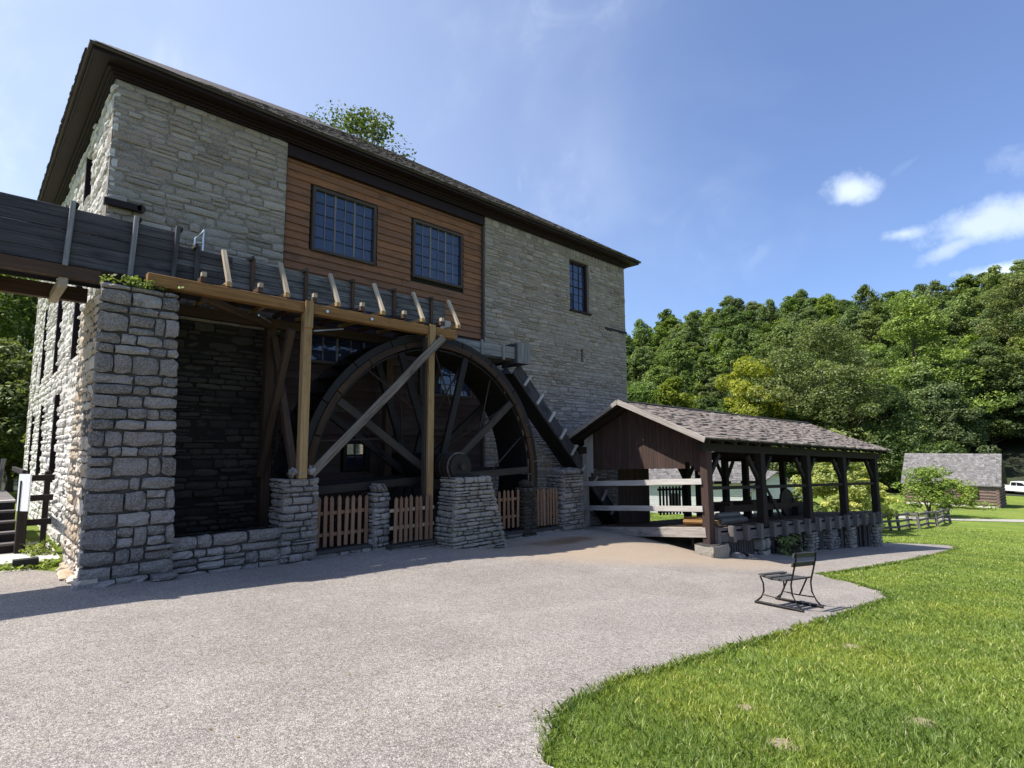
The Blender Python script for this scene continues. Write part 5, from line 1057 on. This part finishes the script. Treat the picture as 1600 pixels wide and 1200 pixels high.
for i, (dx, dy, s) in enumerate(((.0,-.55,.26),(.55,-.5,.22),(2.7,-.45,.5),(3.2,-.35,.35))):
    x, y, _ = S(dx+.9, dy+.25, 0); o = bpy.data.objects.new('boulder', proto_mesh(i, 'stone_grey', True)); COL.objects.link(o); o.location = (x, y, T(x,y)+s*.18); o.scale = (s*1.5, s, s*.7); o.rotation_euler = (.2, .1, i)
    tag(o, ['small grey boulder nearest the shed corner footing','grey boulder second from the shed corner footing','largest grey rock under the second shed post','flat grey rock beside the weeds at the shed skirting'][i], 'rock')
mo = weeds('moss_patch', 'mossy green growth on the gravel around the drain box', (.5,13.1,.54), 500, .03, (.7,.18), 6, 'leaf_lime', cat='moss'); 
# ------------------------------------------------------------------ lawn grass blades
def grass():
    r = np.random.default_rng(5); Vs, Ls = [], []; PV = np.array(PAVE)
    for (r0, r1, dens, hgt, wd) in ((1.5,5.5,5200,.038,.0055),(5.5,9,2800,.040,.007),(9,15,1400,.038,.010),(15,28,420,.035,.018),(28,48,100,.04,.03)):
        a0, a1 = math.radians(40), math.radians(94); area = (a1-a0)*(r1*r1-r0*r0)/2; n = int(area*dens); rad = np.sqrt(r.uniform(r0*r0, r1*r1, n)); th = r.uniform(a0, a1, n)
        P = np.c_[rad*np.sin(th), rad*np.cos(th)]; keep = ~inside(P, PV)
        # shed footprint stays bare
        rel = P-np.array((OX,OY)); aa = rel@U; bb = rel@Vv; keep &= ~((aa > -1) & (aa < 11.4) & (bb > -.3) & (bb < 8)); keep &= ~((P[:,0] < 20) & (P[:,1] > 10)); P = P[keep]
        tuft = np.sin(P[:,0]*7.3+np.sin(P[:,1]*5.1)*2)*np.sin(P[:,1]*8.7+np.sin(P[:,0]*6.3)*2); P = P[(tuft > -.75) | (r.random(len(P)) < .5)]
        for (bx_, by_), br in ((onground(1222,1162),.09), (onground(1165,1105),.06), (onground(1440,1128),.10), (onground(1330,1010),.12)): P = P[(np.hypot(P[:,0]-bx_, (P[:,1]-by_)*1.4) > br*(.7+.5*r.random(len(P)))) | (r.random(len(P)) < .12)]
        n = len(P); z = terr(P[:,0], P[:,1], False)
        h = hgt*r.uniform(.5,1.35,n)*(1+.25*np.sin(P[:,0]*3.1)*np.sin(P[:,1]*2.3)); ang = r.uniform(0,2*np.pi,n); lean = h*r.uniform(.2,1.25,n); la = r.uniform(0,2*np.pi,n)
        w_ = wd*r.uniform(.6,1.3,n); dx, dy = np.cos(ang)*w_/2, np.sin(ang)*w_/2; lx, ly = np.cos(la)*lean, np.sin(la)*lean
        b0 = np.c_[P[:,0]-dx, P[:,1]-dy, z-.005]; b1 = np.c_[P[:,0]+dx, P[:,1]+dy, z-.005]; m0 = np.c_[P[:,0]-dx*.8+lx*.35, P[:,1]-dy*.8+ly*.35, z+h*.6]; m1 = np.c_[P[:,0]+dx*.8+lx*.35, P[:,1]+dy*.8+ly*.35, z+h*.6]
        tp = np.c_[P[:,0]+lx, P[:,1]+ly, z+h]
        Vs.append(np.stack([b0,b1,m1,tp,m0], 1).reshape(-1,3)); Ls.append(np.repeat(np.clip(r.normal(.5,.2,n)+(r.random(n) < .04)*.5, 0, 1), 5))
    E_ = np.array(edge); seg = np.diff(E_, axis=0); ln = np.hypot(seg[:,0], seg[:,1]); dist_ = np.hypot(E_[:-1,0], E_[:-1,1]); wgt = ln*np.clip(6/dist_, .15, 1); k_ = r.choice(len(seg), 9000, p=wgt/wgt.sum()); t_ = r.random(9000)[:,None]
    P = E_[:-1][k_]+seg[k_]*t_+r.normal(0,.022,(9000,2))*(1+1.5*(np.sin(E_[:-1][k_][:,:1]*9+t_*ln[k_][:,None]*6) > .3)); n = 9000; z = terr(P[:,0], P[:,1], False)+.015; ff = np.clip(np.hypot(P[:,0],P[:,1])/5,1,4)
    h = .045*r.uniform(.4,1.3,n); ang = r.uniform(0,2*np.pi,n); w_ = .006*ff; la = r.uniform(0,2*np.pi,n); lean = h*r.uniform(.4,1.4,n); dx, dy = np.cos(ang)*w_/2, np.sin(ang)*w_/2; lx, ly = np.cos(la)*lean, np.sin(la)*lean
    Vs.append(np.stack([np.c_[P[:,0]-dx,P[:,1]-dy,z-.02],np.c_[P[:,0]+dx,P[:,1]+dy,z-.02],np.c_[P[:,0]+dx*.8+lx*.35,P[:,1]+dy*.8+ly*.35,z+h*.6],np.c_[P[:,0]+lx,P[:,1]+ly,z+h],np.c_[P[:,0]-dx*.8+lx*.35,P[:,1]-dy*.8+ly*.35,z+h*.6]],1).reshape(-1,3)); Ls.append(np.repeat(np.clip(r.normal(.35,.25,n),0,1),5))
    V = np.vstack(Vs); n = len(V)//5; me = mesh_np('grass', V, np.arange(5*n).reshape(-1,5), M['grass'], lr=np.concatenate(Ls))
    o = bpy.data.objects.new('grass', me); COL.objects.link(o); tag(o, 'short mown green lawn grass beside the pavement', 'grass', kind='stuff'); print('blades', n)
grass()
def litter():
    r = np.random.default_rng(12); n = 260; th = np.radians(r.uniform(8, 85, n)); rad = 2.5+9*r.random(n)**.8; P = np.c_[rad*np.sin(th), rad*np.cos(th)]; P = P[inside(P, np.array(PAVE)) & (P[:,1] < 9.5)]; V = []
    for x, y in P:
        z = T(x, y)+.026; a = r.uniform(0, 6.28); s = r.uniform(.006,.02); c, d = math.cos(a)*s, math.sin(a)*s
        V += [(x-c,y-d,z+r.uniform(0,.008)),(x+d*.5,y-c*.5,z),(x+c,y+d,z+r.uniform(0,.01)),(x-d*.5,y+c*.5,z+.004)]
    me = mesh_np('fallen_leaves', V, np.arange(len(V)).reshape(-1,4), M['leaf_brown'], lr=r.random(len(V))); o = bpy.data.objects.new('fallen_leaves', me); COL.objects.link(o); tag(o, 'tiny dry leaves scattered over the pavement', 'leaves', kind='stuff')
litter()
for o in bpy.data.objects:
    if '_w' in o: del o['_w']
